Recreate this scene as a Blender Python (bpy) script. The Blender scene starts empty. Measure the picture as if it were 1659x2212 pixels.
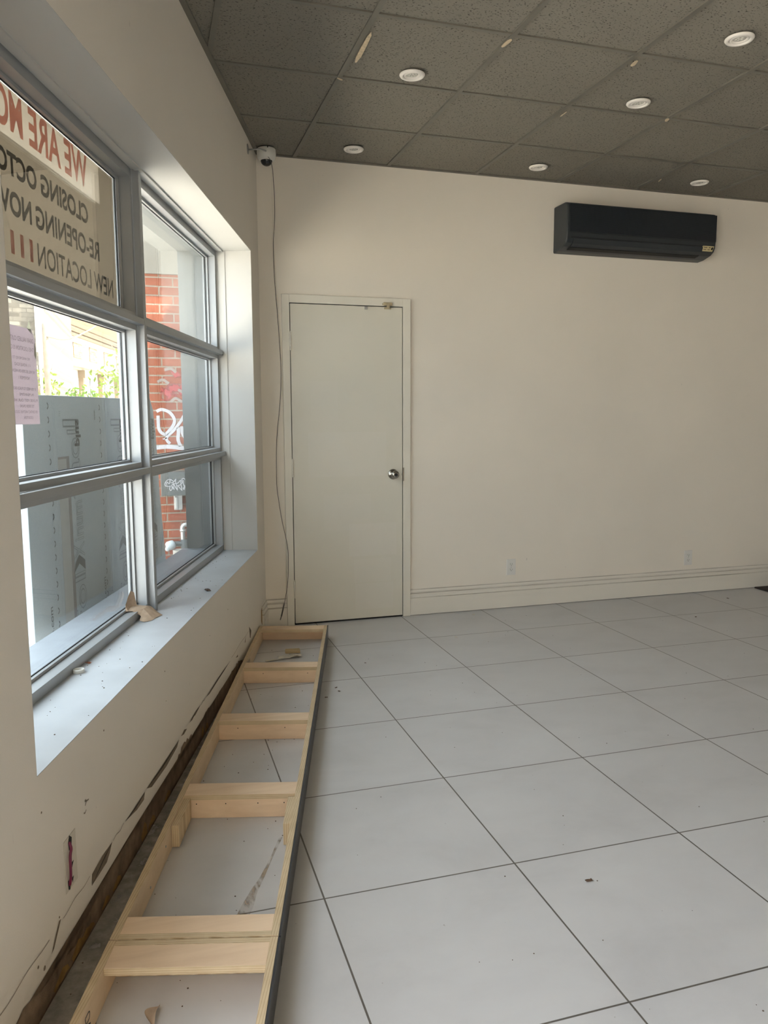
import bpy, bmesh, math, random
from mathutils import Vector, Matrix, noise
random.seed(7)
S = bpy.context.scene
COL = S.collection
PI = math.pi

# ---------------------------------------------------------------- camera
YAW, PITCH, ROLL, CAMH, FPX = .2947, .1216, .0037, 1.3696, 1677.7
fw = Vector((math.sin(YAW)*math.cos(PITCH), math.cos(YAW)*math.cos(PITCH), -math.sin(PITCH)))
rt = Vector((math.cos(YAW), -math.sin(YAW), 0)); dn = fw.cross(rt)
r2 = rt*math.cos(ROLL)+dn*math.sin(ROLL); d2 = -rt*math.sin(ROLL)+dn*math.cos(ROLL)
cam_d = bpy.data.cameras.new('camera'); cam = bpy.data.objects.new('camera', cam_d); COL.objects.link(cam)
M = Matrix((r2, -d2, -fw)).transposed().to_4x4(); M.translation = Vector((0, 0, CAMH))
cam.matrix_world = M
cam_d.sensor_fit = 'HORIZONTAL'; cam_d.sensor_width = 36; cam_d.lens = 36*FPX/1659
cam_d.clip_start = .02; cam_d.clip_end = 300
S.camera = cam
# ---------------------------------------------------------------- light
W = bpy.data.worlds.new('sky'); S.world = W; W.use_nodes = True
bg = W.node_tree.nodes['Background']; bg.inputs[0].default_value = (.84, .92, 1, 1); bg.inputs[1].default_value = 3.6
def sun(direction, strength, color, angle):
    l = bpy.data.lights.new('sun', 'SUN'); l.energy = strength; l.color = color; l.angle = angle
    o = bpy.data.objects.new('sun', l); COL.objects.link(o)
    o.rotation_euler = Vector(direction).to_track_quat('-Z', 'Y').to_euler(); o.location = (6, -3, 12)
sun((-.42, .10, -.90), 33, (1, .89, .72), math.radians(.6))
def portal(c, x_axis, y_axis, sx, sy, normal):
    l = bpy.data.lights.new('daylight_portal', 'AREA'); l.shape = 'RECTANGLE'; l.size = sx; l.size_y = sy
    l.cycles.is_portal = True
    o = bpy.data.objects.new('daylight_portal', l); COL.objects.link(o)
    z = -Vector(normal).normalized(); x = Vector(x_axis).normalized(); y = z.cross(x)
    m = Matrix((x, y, z)).transposed().to_4x4(); m.translation = c; o.matrix_world = m
vs = S.view_settings; vs.view_transform = 'Standard'; vs.look = 'None'; vs.exposure = 0.94; vs.gamma = 1
vs.use_curve_mapping = False
S.cycles.max_bounces = 12; S.cycles.diffuse_bounces = 7; S.cycles.transparent_max_bounces = 12
S.cycles.sample_clamp_indirect = 8

# ---------------------------------------------------------------- frames of reference
TB = .3081; YB = 4.9991; H = 2.971
corner = Vector((.7058+(YB-5)*TB, YB, 0))
k_ = math.hypot(1, TB)
DIR = Vector((TB, 1, 0))/k_; NRM = Vector((1, -TB, 0))/k_
def L(s, n, z): return corner-DIR*s+NRM*n+Vector((0, 0, z))     # along the window wall
def G(x, y, z): return Vector((x, y, z))
portal(L(1.79, -.46, 1.45), DIR, (0, 0, 1), 3.1, 1.85, NRM)
portal(L(5.675, -.44, 1.405), DIR, (0, 0, 1), 3.45, 2.69, NRM)

# ---------------------------------------------------------------- helpers
def finish(name, bm, mat, parent=None, smooth=False, bevel=0, loc=None):
    off = Vector((0, 0, 0)) if parent is None else wl(parent)
    if loc is not None and parent is None: off = Vector(loc)
    for v in bm.verts: v.co -= off
    bmesh.ops.recalc_face_normals(bm, faces=bm.faces)
    me = bpy.data.meshes.new(name); bm.to_mesh(me); bm.free()
    o = bpy.data.objects.new(name, me); COL.objects.link(o)
    for m in (mat if isinstance(mat, (list, tuple)) else [mat]): me.materials.append(m)
    if smooth:
        for p in me.polygons: p.use_smooth = True
    if parent: o.parent = parent
    elif loc is not None: o.location = off
    if bevel:
        b = o.modifiers.new('bevel', 'BEVEL'); b.width = bevel; b.segments = 2; b.limit_method = 'ANGLE'
    return o
WL = {}
def wl(o):
    p = Vector(o.location)
    while o.parent: o = o.parent; p += Vector(o.location)
    return p
def thing(name, label, cat, loc, group=None, kind=None):
    o = bpy.data.objects.new(name, None); COL.objects.link(o); o.location = loc; o.empty_display_size = .1
    tag(o, label, cat, group, kind); return o
def tag(o, label=None, cat=None, group=None, kind=None):
    if label: o['label'] = label
    if cat: o['category'] = cat
    if group: o['group'] = group
    if kind: o['kind'] = kind
    return o
def box(bm, f, a, b, mi=0):
    vs_ = [bm.verts.new(f(x, y, z)) for x in (a[0], b[0]) for y in (a[1], b[1]) for z in (a[2], b[2])]
    for q in ((0, 1, 3, 2), (4, 6, 7, 5), (0, 4, 5, 1), (2, 3, 7, 6), (0, 2, 6, 4), (1, 5, 7, 3)):
        bm.faces.new([vs_[i] for i in q]).material_index = mi
def boxes(f, lst):
    bm = bmesh.new()
    for a, b in lst: box(bm, f, a, b)
    return bm
def prism(bm, pts, ext):     # pts: list of Vector, ext: Vector
    a = [bm.verts.new(p) for p in pts]; b = [bm.verts.new(p+ext) for p in pts]; n = len(pts)
    bm.faces.new(a); bm.faces.new(b[::-1])
    for i in range(n): bm.faces.new((a[i], a[(i+1) % n], b[(i+1) % n], b[i]))
def lathe(bm, prof, c, axis=(0, 0, 1), seg=32, cap=True):   # prof: list of (r,h)
    ax = Vector(axis).normalized(); u = ax.orthogonal().normalized(); v = ax.cross(u); c = Vector(c)
    rings = []
    for r, h in prof:
        rings.append([bm.verts.new(c+ax*h+(u*math.cos(2*PI*i/seg)+v*math.sin(2*PI*i/seg))*max(r, 1e-5)) for i in range(seg)])
    for A, B in zip(rings, rings[1:]):
        for i in range(seg): bm.faces.new((A[i], A[(i+1) % seg], B[(i+1) % seg], B[i]))
    if cap:
        bm.faces.new(rings[0][::-1]); bm.faces.new(rings[-1])
def smoothpath(pts, n=8):
    P = [Vector(p) for p in pts]; P = [P[0]*2-P[1]]+P+[P[-1]*2-P[-2]]; out = []
    for i in range(1, len(P)-2):
        for k in range(n):
            t = k/n; a, b, c, d = P[i-1:i+3]
            out.append(.5*((2*b)+(c-a)*t+(2*a-5*b+4*c-d)*t*t+(3*b-a-3*c+d)*t**3))
    out.append(P[-2]); return out
def tube(bm, pts, r, seg=8, rr=None):
    rings = []
    for i, p in enumerate(pts):
        t = (pts[min(i+1, len(pts)-1)]-pts[max(i-1, 0)]).normalized()
        if i == 0: u = t.orthogonal().normalized()
        else: u = (u-t*u.dot(t)).normalized()
        v = t.cross(u); q = r if rr is None else rr[i]
        rings.append([bm.verts.new(p+(u*math.cos(2*PI*k/seg)+v*math.sin(2*PI*k/seg))*q) for k in range(seg)])
    for A, B in zip(rings, rings[1:]):
        for k in range(seg): bm.faces.new((A[k], A[(k+1) % seg], B[(k+1) % seg], B[k]))
    bm.faces.new(rings[0][::-1]); bm.faces.new(rings[-1])
def ribbon(bm, pts, w, nrm, th=.001):    # flat painted stroke on a surface with normal nrm
    nrm = Vector(nrm); rows = []
    for i, p in enumerate(pts):
        t = (pts[min(i+1, len(pts)-1)]-pts[max(i-1, 0)]).normalized(); s = t.cross(nrm).normalized()*w/2
        rows.append((bm.verts.new(p+s+nrm*th), bm.verts.new(p-s+nrm*th)))
    for A, B in zip(rows, rows[1:]): bm.faces.new((A[0], A[1], B[1], B[0]))
def text_mesh(txt, extr=0, outline=0, bold=0):
    cu = bpy.data.curves.new('t', 'FONT'); cu.body = txt; cu.size = 1; cu.offset = bold
    if outline: cu.fill_mode = 'NONE'; cu.bevel_depth = outline; cu.bevel_resolution = 0; cu.resolution_u = 3
    else: cu.fill_mode = 'FRONT'; cu.resolution_u = 4
    o = bpy.data.objects.new('t', cu); COL.objects.link(o)
    bpy.context.view_layer.update()
    me = bpy.data.meshes.new_from_object(o.evaluated_get(bpy.context.evaluated_depsgraph_get()))
    bpy.data.objects.remove(o); bpy.data.curves.remove(cu)
    return me
def place_text(bm, txt, f, x0, x1, y0, y1, **kw):   # fit text to rectangle, f(x,y,d)->world ; caps height fit
    me = text_mesh(txt, **kw); vs_ = [v.co.copy() for v in me.vertices]
    if not vs_: return
    ax, bx = min(v.x for v in vs_), max(v.x for v in vs_); ay, by = min(v.y for v in vs_), max(v.y for v in vs_)
    base = len(bm.verts)
    nv = [bm.verts.new(f(x0+(v.x-ax)/(bx-ax)*(x1-x0), y0+(v.y-ay)/(by-ay)*(y1-y0), v.z)) for v in vs_]
    for p in me.polygons:
        try: bm.faces.new([nv[i] for i in p.vertices])
        except ValueError: pass
    bpy.data.meshes.remove(me)

# ---------------------------------------------------------------- materials
class NT:
    def __init__(s, name):
        s.m = bpy.data.materials.new(name); s.m.use_nodes = True; s.t = s.m.node_tree; s.n = s.t.nodes
        s.b = s.n['Principled BSDF']; s.pos = None
    def new(s, typ, **kw):
        x = s.n.new(typ)
        for k, v in kw.items(): setattr(x, k, v)
        return x
    def link(s, a, b): s.t.links.new(a, b)
    def position(s):
        if not s.pos: s.pos = s.new('ShaderNodeNewGeometry').outputs['Position']
        return s.pos
    def mapping(s, scale=(1, 1, 1), rot=0, loc=(0, 0, 0)):
        m = s.new('ShaderNodeMapping', vector_type='POINT'); s.link(s.position(), m.inputs[0])
        m.inputs['Scale'].default_value = scale; m.inputs['Rotation'].default_value = (0, 0, rot); m.inputs['Location'].default_value = loc
        return m.outputs[0]
    def noise(s, scale, detail=4, vec=None, rough=.5, dist=0):
        x = s.new('ShaderNodeTexNoise'); x.inputs['Scale'].default_value = scale; x.inputs['Detail'].default_value = detail
        x.inputs['Roughness'].default_value = rough; x.inputs['Distortion'].default_value = dist
        s.link(vec or s.position(), x.inputs['Vector']); return x.outputs['Fac']
    def ramp(s, fac, stops, interp='LINEAR'):
        r = s.new('ShaderNodeValToRGB'); r.color_ramp.interpolation = interp; e = r.color_ramp.elements
        while len(e) < len(stops): e.new(.5)
        for q, (p, c) in zip(e, stops): q.position = p; q.color = (*c, 1) if len(c) == 3 else c
        s.link(fac, r.inputs[0]); return r.outputs[0]
    def math(s, op, a, b=None, c=None):
        x = s.new('ShaderNodeMath', operation=op)
        for i, v in enumerate((a, b, c)):
            if v is None: continue
            if isinstance(v, (int, float)): x.inputs[i].default_value = v
            else: s.link(v, x.inputs[i])
        return x.outputs[0]
    def mix(s, fac, a, b, typ='MIX'):
        x = s.new('ShaderNodeMixRGB', blend_type=typ)
        for i, v in enumerate((fac, a, b)):
            if isinstance(v, (int, float)): x.inputs[i].default_value = v
            elif isinstance(v, (tuple, list)): x.inputs[i].default_value = (*v, 1)
            else: s.link(v, x.inputs[i])
        return x.outputs[0]
    def bump(s, h, strength=.3, dist=.01):
        x = s.new('ShaderNodeBump'); x.inputs['Strength'].default_value = strength; x.inputs['Distance'].default_value = dist
        s.link(h, x.inputs['Height']); s.link(x.outputs[0], s.b.inputs['Normal'])
    def set(s, color=None, rough=.5, metal=0, spec=.5):
        if color is not None:
            if isinstance(color, (tuple, list)): s.b.inputs['Base Color'].default_value = (*color, 1)
            else: s.link(color, s.b.inputs['Base Color'])
        if isinstance(rough, (int, float)): s.b.inputs['Roughness'].default_value = rough
        else: s.link(rough, s.b.inputs['Roughness'])
        s.b.inputs['Metallic'].default_value = metal; s.b.inputs['Specular IOR Level'].default_value = spec
        return s.m
def simple(name, col, rough=.5, metal=0, spec=.5, var=.06, scale=12, bump=0):
    t = NT(name); n = t.noise(scale, 5)
    a = tuple(c*(1-var) for c in col); b = tuple(min(1, c*(1+var)) for c in col)
    if bump: t.bump(t.noise(scale*12, 3), bump, .002)
    return t.set(t.ramp(n, [(.3, a), (.7, b)]), rough, metal, spec)

def wall_mat(name, col, scuffs=True):
    t = NT(name)
    base = t.ramp(t.noise(1.3, 5), [(.3, tuple(c*.96 for c in col)), (.7, tuple(min(1, c*1.02) for c in col))])
    if scuffs:
        m = t.ramp(t.noise(38, 2, t.mapping((1, 1, .35)), .5), [(.77, (0, 0, 0)), (.80, (1, 1, 1))])
        base = t.mix(t.math('MULTIPLY', m, .45), base, tuple(c*.45 for c in col))
    t.bump(t.noise(260, 3), .12, .002)
    return t.set(base, .62, 0, .3)
m_wall = wall_mat('wall_paint', (.82, .762, .668))
m_wall_left = wall_mat('window_wall_paint', (.79, .745, .675))
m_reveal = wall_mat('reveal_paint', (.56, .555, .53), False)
m_sill = simple('sill_paint', (.50, .525, .55), .45, var=.07, scale=6)
m_trim = simple('trim_paint', (.76, .72, .625), .4, var=.03, scale=3)
m_base = None
def m_doormat():
    t = NT('door_paint'); base = t.ramp(t.noise(2, 5), [(.3, (.69, .655, .56)), (.7, (.72, .685, .59))])
    xyz = t.new('ShaderNodeSeparateXYZ'); t.link(t.position(), xyz.inputs[0])
    def rect(x0, x1, z0, z1):
        a = t.math('MULTIPLY', t.math('GREATER_THAN', xyz.outputs[0], x0), t.math('LESS_THAN', xyz.outputs[0], x1))
        b = t.math('MULTIPLY', t.math('GREATER_THAN', xyz.outputs[2], z0), t.math('LESS_THAN', xyz.outputs[2], z1))
        return t.math('MULTIPLY', a, b)
    for r, k in (((1.0, 1.53, .98, 1.272), .05), ((1.31, 1.575, .07, .25), .06), ((1.27, 1.6, .44, .66), .07), ((1.10, 1.42, .62, .86), .04), ((1.02, 1.2, 1.35, 1.6), .03), ((1.3, 1.56, .26, .42), .05)):
        base = t.mix(t.math('MULTIPLY', rect(*r), k*3), base, (.79, .75, .70))
    return t.set(base, .38, 0, .45)
m_door = m_doormat()
def m_floor_():
    t = NT('floor_tile'); xyz = t.new('ShaderNodeSeparateXYZ'); t.link(t.position(), xyz.inputs[0])
    def line(o, off):
        f = t.math('FRACT', t.math('ADD', t.math('DIVIDE', t.math('SUBTRACT', o, off), .6), 40.5))
        return t.math('LESS_THAN', t.math('ABSOLUTE', t.math('SUBTRACT', f, .5)), .0026/.6)
    g = t.math('MAXIMUM', line(xyz.outputs[0], .435), line(xyz.outputs[1], 1.4365))
    def cell(o, off): return t.math('FLOOR', t.math('DIVIDE', t.math('SUBTRACT', o, off), .6))
    cv = t.new('ShaderNodeCombineXYZ'); t.link(cell(xyz.outputs[0], .435), cv.inputs[0]); t.link(cell(xyz.outputs[1], 1.4365), cv.inputs[1])
    wn = t.new('ShaderNodeTexWhiteNoise'); t.link(cv.outputs[0], wn.inputs['Vector'])
    n1 = t.noise(2.2, 7, t.mapping((1, 1.5, 1), .5), .62, .4)
    base = t.ramp(n1, [(.28, (.50, .492, .492)), (.5, (.555, .547, .547)), (.72, (.59, .584, .582))])
    base = t.mix(t.math('MULTIPLY', wn.outputs['Value'], .12), base, (.44, .42, .39))
    sp = t.ramp(t.noise(55, 2), [(.765, (0, 0, 0)), (.79, (1, 1, 1))])
    base = t.mix(t.math('MULTIPLY', sp, .5), base, (.22, .19, .16))
    base = t.mix(g, base, (.12, .105, .09))
    t.bump(t.math('SUBTRACT', 1, g), .4, .002)
    return t.set(base, t.ramp(n1, [(.3, (.36,)*3), (.7, (.46,)*3)]), 0, .5)
m_floor = m_floor_()
def m_ceil_():
    t = NT('ceiling_tile')
    sp = t.ramp(t.noise(95, 2, t.mapping((1, 1.7, 1), .3), .5), [(.33, (1, 1, 1)), (.39, (0, 0, 0))])
    base = t.ramp(t.noise(1.0, 4), [(.3, (.225, .207, .172)), (.7, (.25, .23, .192))])
    base = t.mix(sp, base, (.07, .063, .05))
    t.bump(t.math('SUBTRACT', 1, sp), .6, .004)
    return t.set(base, .92, 0, .15)
m_ceil = m_ceil_()
m_tee = simple('ceiling_tee_paint', (.155, .143, .115), .5, var=.08)
m_chip = simple('bare_mineral_fibre', (.62, .50, .34), .9, var=.15, scale=60)
m_chip_w = simple('bare_white_metal', (.75, .70, .6), .6)
def m_wood_(name, along, c0, c1, sc=1):
    t = NT(name); ang = math.atan(TB)
    # grain: stretched along the wall direction or across it
    v = t.mapping((28, 2.2, 28) if along else (2.2, 28, 28), ang+.035)
    n = t.noise(1.0*sc, 5, v, .6, .6)
    base = t.ramp(n, [(.25, c0), (.5, tuple((a+b)/2 for a, b in zip(c0, c1))), (.75, c1)])
    base = t.mix(.25, base, t.ramp(t.noise(3, 3), [(.3, c0), (.7, c1)]))
    return t.set(base, .55, 0, .35)
m_wood_a = m_wood_('plywood_rail', True, (.62, .47, .31), (.78, .62, .44))
m_wood_x = m_wood_('plywood_crossbar', False, (.68, .49, .325), (.84, .65, .46))
def m_ply_(name, edge_axis):
    t = NT(name); ang = math.atan(TB)+.035
    mp = t.mapping((1, 1, 1), ang); xyz = t.new('ShaderNodeSeparateXYZ'); t.link(mp, xyz.inputs[0])
    w = t.new('ShaderNodeTexWave', wave_type='BANDS', bands_direction={'x': 'X', 'y': 'Y', 'z': 'Z'}[edge_axis]); w.inputs['Scale'].default_value = 48 if edge_axis != 'z' else 52
    w.inputs['Distortion'].default_value = .15; t.link(mp, w.inputs[0])
    n = t.noise(18, 4)
    base = t.mix(.35, t.ramp(w.outputs['Fac'], [(.2, (.60, .47, .30)), (.55, (.74, .62, .43)), (.9, (.42, .29, .16))]), t.ramp(n, [(.3, (.50, .38, .23)), (.7, (.74, .60, .40))]))
    return t.set(base, .6, 0, .3)
m_ply_x = m_ply_('plywood_edge', 'x'); m_ply_z = m_ply_('plywood_edge_layers', 'z'); m_ply_y = m_ply_('plywood_edge_end', 'y')
m_fascia = simple('black_laminate', (.035, .036, .04), .4, var=.1)
m_alu = simple('anodised_aluminium', (.37, .385, .395), .42, .3, .5, .04, 3)
m_flash = simple('pale_metal_flashing', (.27, .295, .325), .5, .2, var=.08)
m_gasket = simple('black_gasket', (.02, .02, .022), .6)
def m_glass_():
    m = bpy.data.materials.new('window_glass'); m.use_nodes = True; t = m.node_tree; n = t.nodes; n.clear()
    o = n.new('ShaderNodeOutputMaterial'); tr = n.new('ShaderNodeBsdfTransparent'); gl = n.new('ShaderNodeBsdfGlossy')
    tr.inputs[0].default_value = (.955, .975, .97, 1); gl.inputs['Roughness'].default_value = .0
    f = n.new('ShaderNodeFresnel'); mx = n.new('ShaderNodeMixShader')
    ge = n.new('ShaderNodeNewGeometry'); ior = n.new('ShaderNodeMapRange'); ior.inputs['To Min'].default_value = 1.5; ior.inputs['To Max'].default_value = 1/1.5
    t.links.new(ge.outputs['Backfacing'], ior.inputs['Value']); t.links.new(ior.outputs[0], f.inputs[0])   # same reflectance on both faces of the pane
    t.links.new(f.outputs[0], mx.inputs[0]); t.links.new(tr.outputs[0], mx.inputs[1]); t.links.new(gl.outputs[0], mx.inputs[2]); t.links.new(mx.outputs[0], o.inputs[0])
    return m
m_glass = m_glass_()
def m_trans_(name, col, tcol, fac):
    m = bpy.data.materials.new(name); m.use_nodes = True; t = m.node_tree; n = t.nodes; n.clear()
    o = n.new('ShaderNodeOutputMaterial'); d = n.new('ShaderNodeBsdfDiffuse'); r = n.new('ShaderNodeBsdfTranslucent'); mx = n.new('ShaderNodeMixShader')
    d.inputs[0].default_value = (*col, 1); r.inputs[0].default_value = (*tcol, 1); mx.inputs[0].default_value = fac
    t.links.new(d.outputs[0], mx.inputs[1]); t.links.new(r.outputs[0], mx.inputs[2]); t.links.new(mx.outputs[0], o.inputs[0])
    return m
m_banner = m_trans_('banner_vinyl', (.6, .55, .47), (.25, .222, .185), .8)
m_header = m_trans_('banner_header_vinyl', (.7, .66, .6), (.40, .37, .325), .8)
m_ban_red = m_trans_('banner_red_ink', (.6, .16, .1), (.42, .14, .09), .8)
m_ban_red2 = m_trans_('banner_pale_red_ink', (.65, .25, .2), (.58, .24, .18), .8)
m_ban_blk = m_trans_('banner_black_ink', (.06, .06, .06), (.11, .11, .10), .8)
m_paper = m_trans_('notice_paper', (.75, .7, .75), (.36, .32, .345), .8)
m_ink = m_trans_('notice_ink', (.1, .1, .12), (.15, .14, .16), .8)
m_tape = m_trans_('masking_tape', (.8, .8, .72), (.42, .42, .36), .8)
m_ac = simple('charcoal_plastic', (.026, .031, .035), .42, var=.04, scale=5)
def m_acp_():
    t = NT('air_conditioner_ribbed_panel'); xyz = t.new('ShaderNodeSeparateXYZ'); t.link(t.position(), xyz.inputs[0])
    w = t.math('SINE', t.math('MULTIPLY', xyz.outputs[2], 2*PI/.006)); t.bump(w, .35, .002)
    return t.set((.014, .018, .023), .38, 0, .4)
m_acp = m_acp_()
m_white_pl = simple('white_plastic', (.72, .71, .66), .35, var=.02)
m_plate = simple('outlet_plastic', (.74, .72, .68), .35, var=.02)
m_dark = simple('dark_void', (.012, .011, .01), .8)
m_dome = simple('smoked_dome', (.01, .01, .012), .06, 0, .6, .02)
m_chrome = simple('brushed_nickel', (.42, .40, .36), .22, 1, .5, .04)
m_steel = simple('galvanised_steel', (.45, .45, .44), .4, .8)
m_lamp = simple('white_enamel_trim', (.80, .76, .70), .4, var=.02)
m_bulb = simple('frosted_lamp_glass', (.62, .60, .54), .2, 0, .7)
m_cable = simple('grey_cable', (.10, .09, .08), .5)
m_board = None
def m_board_():
    t = NT('grey_sheathing_board')
    n = t.noise(180, 3); s = t.ramp(t.noise(70, 2), [(.68, (0, 0, 0)), (.74, (1, 1, 1))])
    mask = t.ramp(t.noise(1.6, 2), [(.45, (0, 0, 0)), (.6, (1, 1, 1))])
    base = t.ramp(n, [(.3, (.33, .385, .425)), (.7, (.39, .45, .49))])
    base = t.mix(t.math('MULTIPLY', t.math('MULTIPLY', s, mask), .55), base, (.55, .58, .56))
    return t.set(base, .5, 0, .4)
m_board = m_board_()
m_print = simple('black_print', (.03, .035, .04), .6)
m_print_l = simple('grey_print', (.20, .235, .26), .6)
def m_brick_(name, c1, c2, mortar, w, h, off, axis='x', msize=.006, contrast=0):
    t = NT(name); xyz = t.new('ShaderNodeSeparateXYZ'); t.link(t.position(), xyz.inputs[0])
    cv = t.new('ShaderNodeCombineXYZ')
    t.link(t.math('ADD', xyz.outputs[0 if axis == 'x' else 1], off[0]), cv.inputs[0]); t.link(t.math('ADD', xyz.outputs[2], off[1]), cv.inputs[1])
    b = t.new('ShaderNodeTexBrick'); t.link(cv.outputs[0], b.inputs[0]); b.inputs['Scale'].default_value = 1
    b.inputs['Brick Width'].default_value = w; b.inputs['Row Height'].default_value = h; b.inputs['Mortar Size'].default_value = msize
    b.inputs['Mortar Smooth'].default_value = .1; b.inputs['Bias'].default_value = 0
    b.inputs['Color1'].default_value = (*c1, 1); b.inputs['Color2'].default_value = (*c2, 1); b.inputs['Mortar'].default_value = (*mortar, 1)
    base = t.mix(.25, b.outputs[0], t.ramp(t.noise(9, 5), [(.3, (.25, .25, .25)), (.7, (.9, .9, .9))]), 'SOFT_LIGHT')
    t.bump(t.math('SUBTRACT', 1, b.outputs['Fac']), .6, .006)
    return t.set(base, .8, 0, .2), t
m_brick, _ = m_brick_('red_brick', (.27, .082, .048), (.22, .066, .038), (.24, .205, .165), .219, .071, (.19, 20*.071-2.495+40*.071))
m_gbrick, _ = m_brick_('grey_brick', (.055, .05, .042), (.15, .138, .115), (.08, .073, .062), .30, .10, (0, 0), 'x', .01)
m_obrick, _ = m_brick_('orange_brick', (.16, .09, .042), (.25, .175, .11), (.20, .15, .10), .22, .08, (0, 0), 'y', .01)
m_conc = simple('cast_concrete', (.14, .137, .125), .85, var=.12, scale=5, bump=.3)
m_cream = simple('cream_stone', (.27, .215, .15), .8, var=.06, scale=2)
m_creamw = simple('white_stone', (.33, .31, .275), .8, var=.04, scale=2)
m_cream_d = simple('tan_stone', (.17, .125, .08), .8, var=.15, scale=6)
m_side = simple('pavement_concrete', (.52, .50, .48), .9, var=.08, scale=2)
m_leaf = m_trans_('yellow_green_leaf', (.09, .125, .025), (.10, .14, .03), .5)
m_leaf2 = m_trans_('green_leaf', (.06, .10, .03), (.08, .14, .03), .5)
m_bark = simple('grey_bark', (.20, .15, .11), .9)
m_pole = simple('weathered_timber_pole', (.13, .11, .085), .85, var=.2, scale=9)
m_wpaint = simple('white_spray_paint', (.42, .42, .45), .6)
m_rpaint = simple('red_spray_paint', (.62, .06, .07), .6, var=.3, scale=8)
m_gpaint = simple('grey_box_enamel', (.085, .095, .095), .5)
m_torn = simple('torn_brown_paper_board', (.26, .185, .125), .95, var=.35, scale=22, bump=.5)
m_torn2 = simple('yellow_glue_residue', (.34, .20, .06), .8, var=.35, scale=30)
m_slit = simple('peeled_paper_back', (.20, .155, .11), .9, var=.2, scale=40)
m_gap = simple('crack_shadow_plaster', (.05, .042, .035), .95)
m_wire = simple('maroon_wire', (.16, .012, .05), .4)
m_napkin = simple('brown_paper_napkin', (.47, .35, .25), .9, var=.1, scale=50)
m_scrapw = simple('white_plaster_scrap', (.62, .58, .50), .9)
m_tanwood = simple('tan_wood_offcut', (.50, .38, .20), .7)
m_mat = simple('dark_brown_mat', (.035, .025, .018), .95, var=.3, scale=50)
m_debris = simple('brown_debris', (.10, .06, .035), .8)
m_cyel = simple('yellowed_sticker', (.55, .47, .25), .5)
m_pinkcase = simple('aged_latch_metal', (.50, .42, .28), .4, .3)

# ---------------------------------------------------------------- room shell
SE0, SE1, Z0, Z1, NO = .268, 3.31, .56, 2.345, -.43      # opening in the window wall, outer face
SFAR, SNEAR = -1.65, 8.2
bm = bmesh.new()
SB0, SB1, ZB0, ZB1 = 3.95, 7.4, .06, 2.75      # unseen shopfront opening behind the camera, placed and enlarged to let in daylight
box(bm, L, (SFAR, NO, -.12), (SB0, 0, Z0)); box(bm, L, (SFAR, NO, Z1), (SB0, 0, 3.4))
box(bm, L, (SFAR, NO, Z0), (SE0, 0, Z1)); box(bm, L, (SE1, NO, Z0), (SB0, 0, Z1))
box(bm, L, (SB0, NO, -.12), (SB1, 0, ZB0)); box(bm, L, (SB0, NO, ZB1), (SB1, 0, 3.4)); box(bm, L, (SB1, NO, -.12), (SNEAR, 0, 3.4))
wall_left = finish('wall_left', bm, m_wall_left); tag(wall_left, kind='structure')
# reveal lining: painted drywall returns of the opening
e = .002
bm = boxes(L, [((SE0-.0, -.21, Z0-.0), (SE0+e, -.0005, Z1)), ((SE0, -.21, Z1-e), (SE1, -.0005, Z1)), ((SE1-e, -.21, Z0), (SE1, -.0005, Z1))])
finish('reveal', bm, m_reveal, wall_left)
finish('window_sill', boxes(L, [((SE0, -.21, Z0), (SE1, -.0005, Z0+e))]), m_sill, wall_left)
bm = boxes(L, [((SE0+e, -.196, Z0+e), (SE0+.006, -.155, Z1-e)), ((SE0+e, -.196, Z1-.008), (SE1-e, -.165, Z1-e))])
finish('caulk_bead', bm, m_reveal, wall_left)
XR = 7.6; YF = -2.2
bm = boxes(G, [((corner.x-.36, YB, -.12), (XR, YB+.15, 3.4))]); tag(finish('wall_back', bm, m_wall), kind='structure')
bm = boxes(G, [((XR, YF, -.12), (XR+.15, YB+.15, 3.4))]); tag(finish('wall_right', bm, m_wall), kind='structure')
bm = boxes(G, [((-1.8, YF-.15, -.12), (-.9, YF, 3.4)), ((-.9, YF-.15, -.12), (XR+.15, YF, 3.4))])
tag(finish('wall_front', bm, m_wall), kind='structure')
pf = [L(-.01, -.05, 0), L(7.6, -.05, 0), G(XR+.1, YF-.1, 0), G(XR+.1, YB+.1, 0)]
bm = bmesh.new(); prism(bm, pf, Vector((0, 0, -.11))); tag(finish('floor', bm, m_floor), kind='structure')
bm = bmesh.new(); prism(bm, [p+Vector((0, 0, H+.006)) for p in pf], Vector((0, 0, .05)))
ceil = finish('ceiling', bm, m_ceil); tag(ceil, kind='structure')
bm = bmesh.new(); prism(bm, [L(-.3, -.2, 3.3), L(7.7, -.2, 3.3), G(XR+.1, YF-.1, 3.3), G(XR+.1, YB+.12, 3.3)], Vector((0, 0, .15))); tag(finish('ceiling_slab', bm, m_conc), kind='structure')
# suspended grid
def wx(y): return .7058+(y-5)*TB       # x of window wall at depth y
def wy(x): return 5+(x-.7058)/TB
bm = bmesh.new()
GX = [.9402+.6101*i for i in range(-6, 12)]; GY = [3.1967+.6056*j for j in range(-9, 3)]
for x in GX:
    y1 = YB; y0 = YF
    if x-.012 < wx(YB): y1 = wy(x-.012)
    if y1 > y0+.2 and x < XR: box(bm, G, (x-.012, y0, H-.002), (x+.012, min(YB, y1), H+.012)); 
for y in GY:
    if YF < y < YB: box(bm, G, (wx(y)+.004, y-.011, H+.000), (XR, y+.011, H+.012))
box(bm, G, (corner.x, YB-.022, H-.003), (XR, YB-.0005, H+.012))
box(bm, L, (0, .0005, H-.003), (7, .024, H+.012))
finish('grid_tee', bm, m_tee, ceil)
def ribpoly(pts, d, z):   # irregular polygon plate on ceiling
    bm = bmesh.new(); prism(bm, [G(x, y, z) for x, y in pts], Vector((0, 0, -.0015))); return bm
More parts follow.
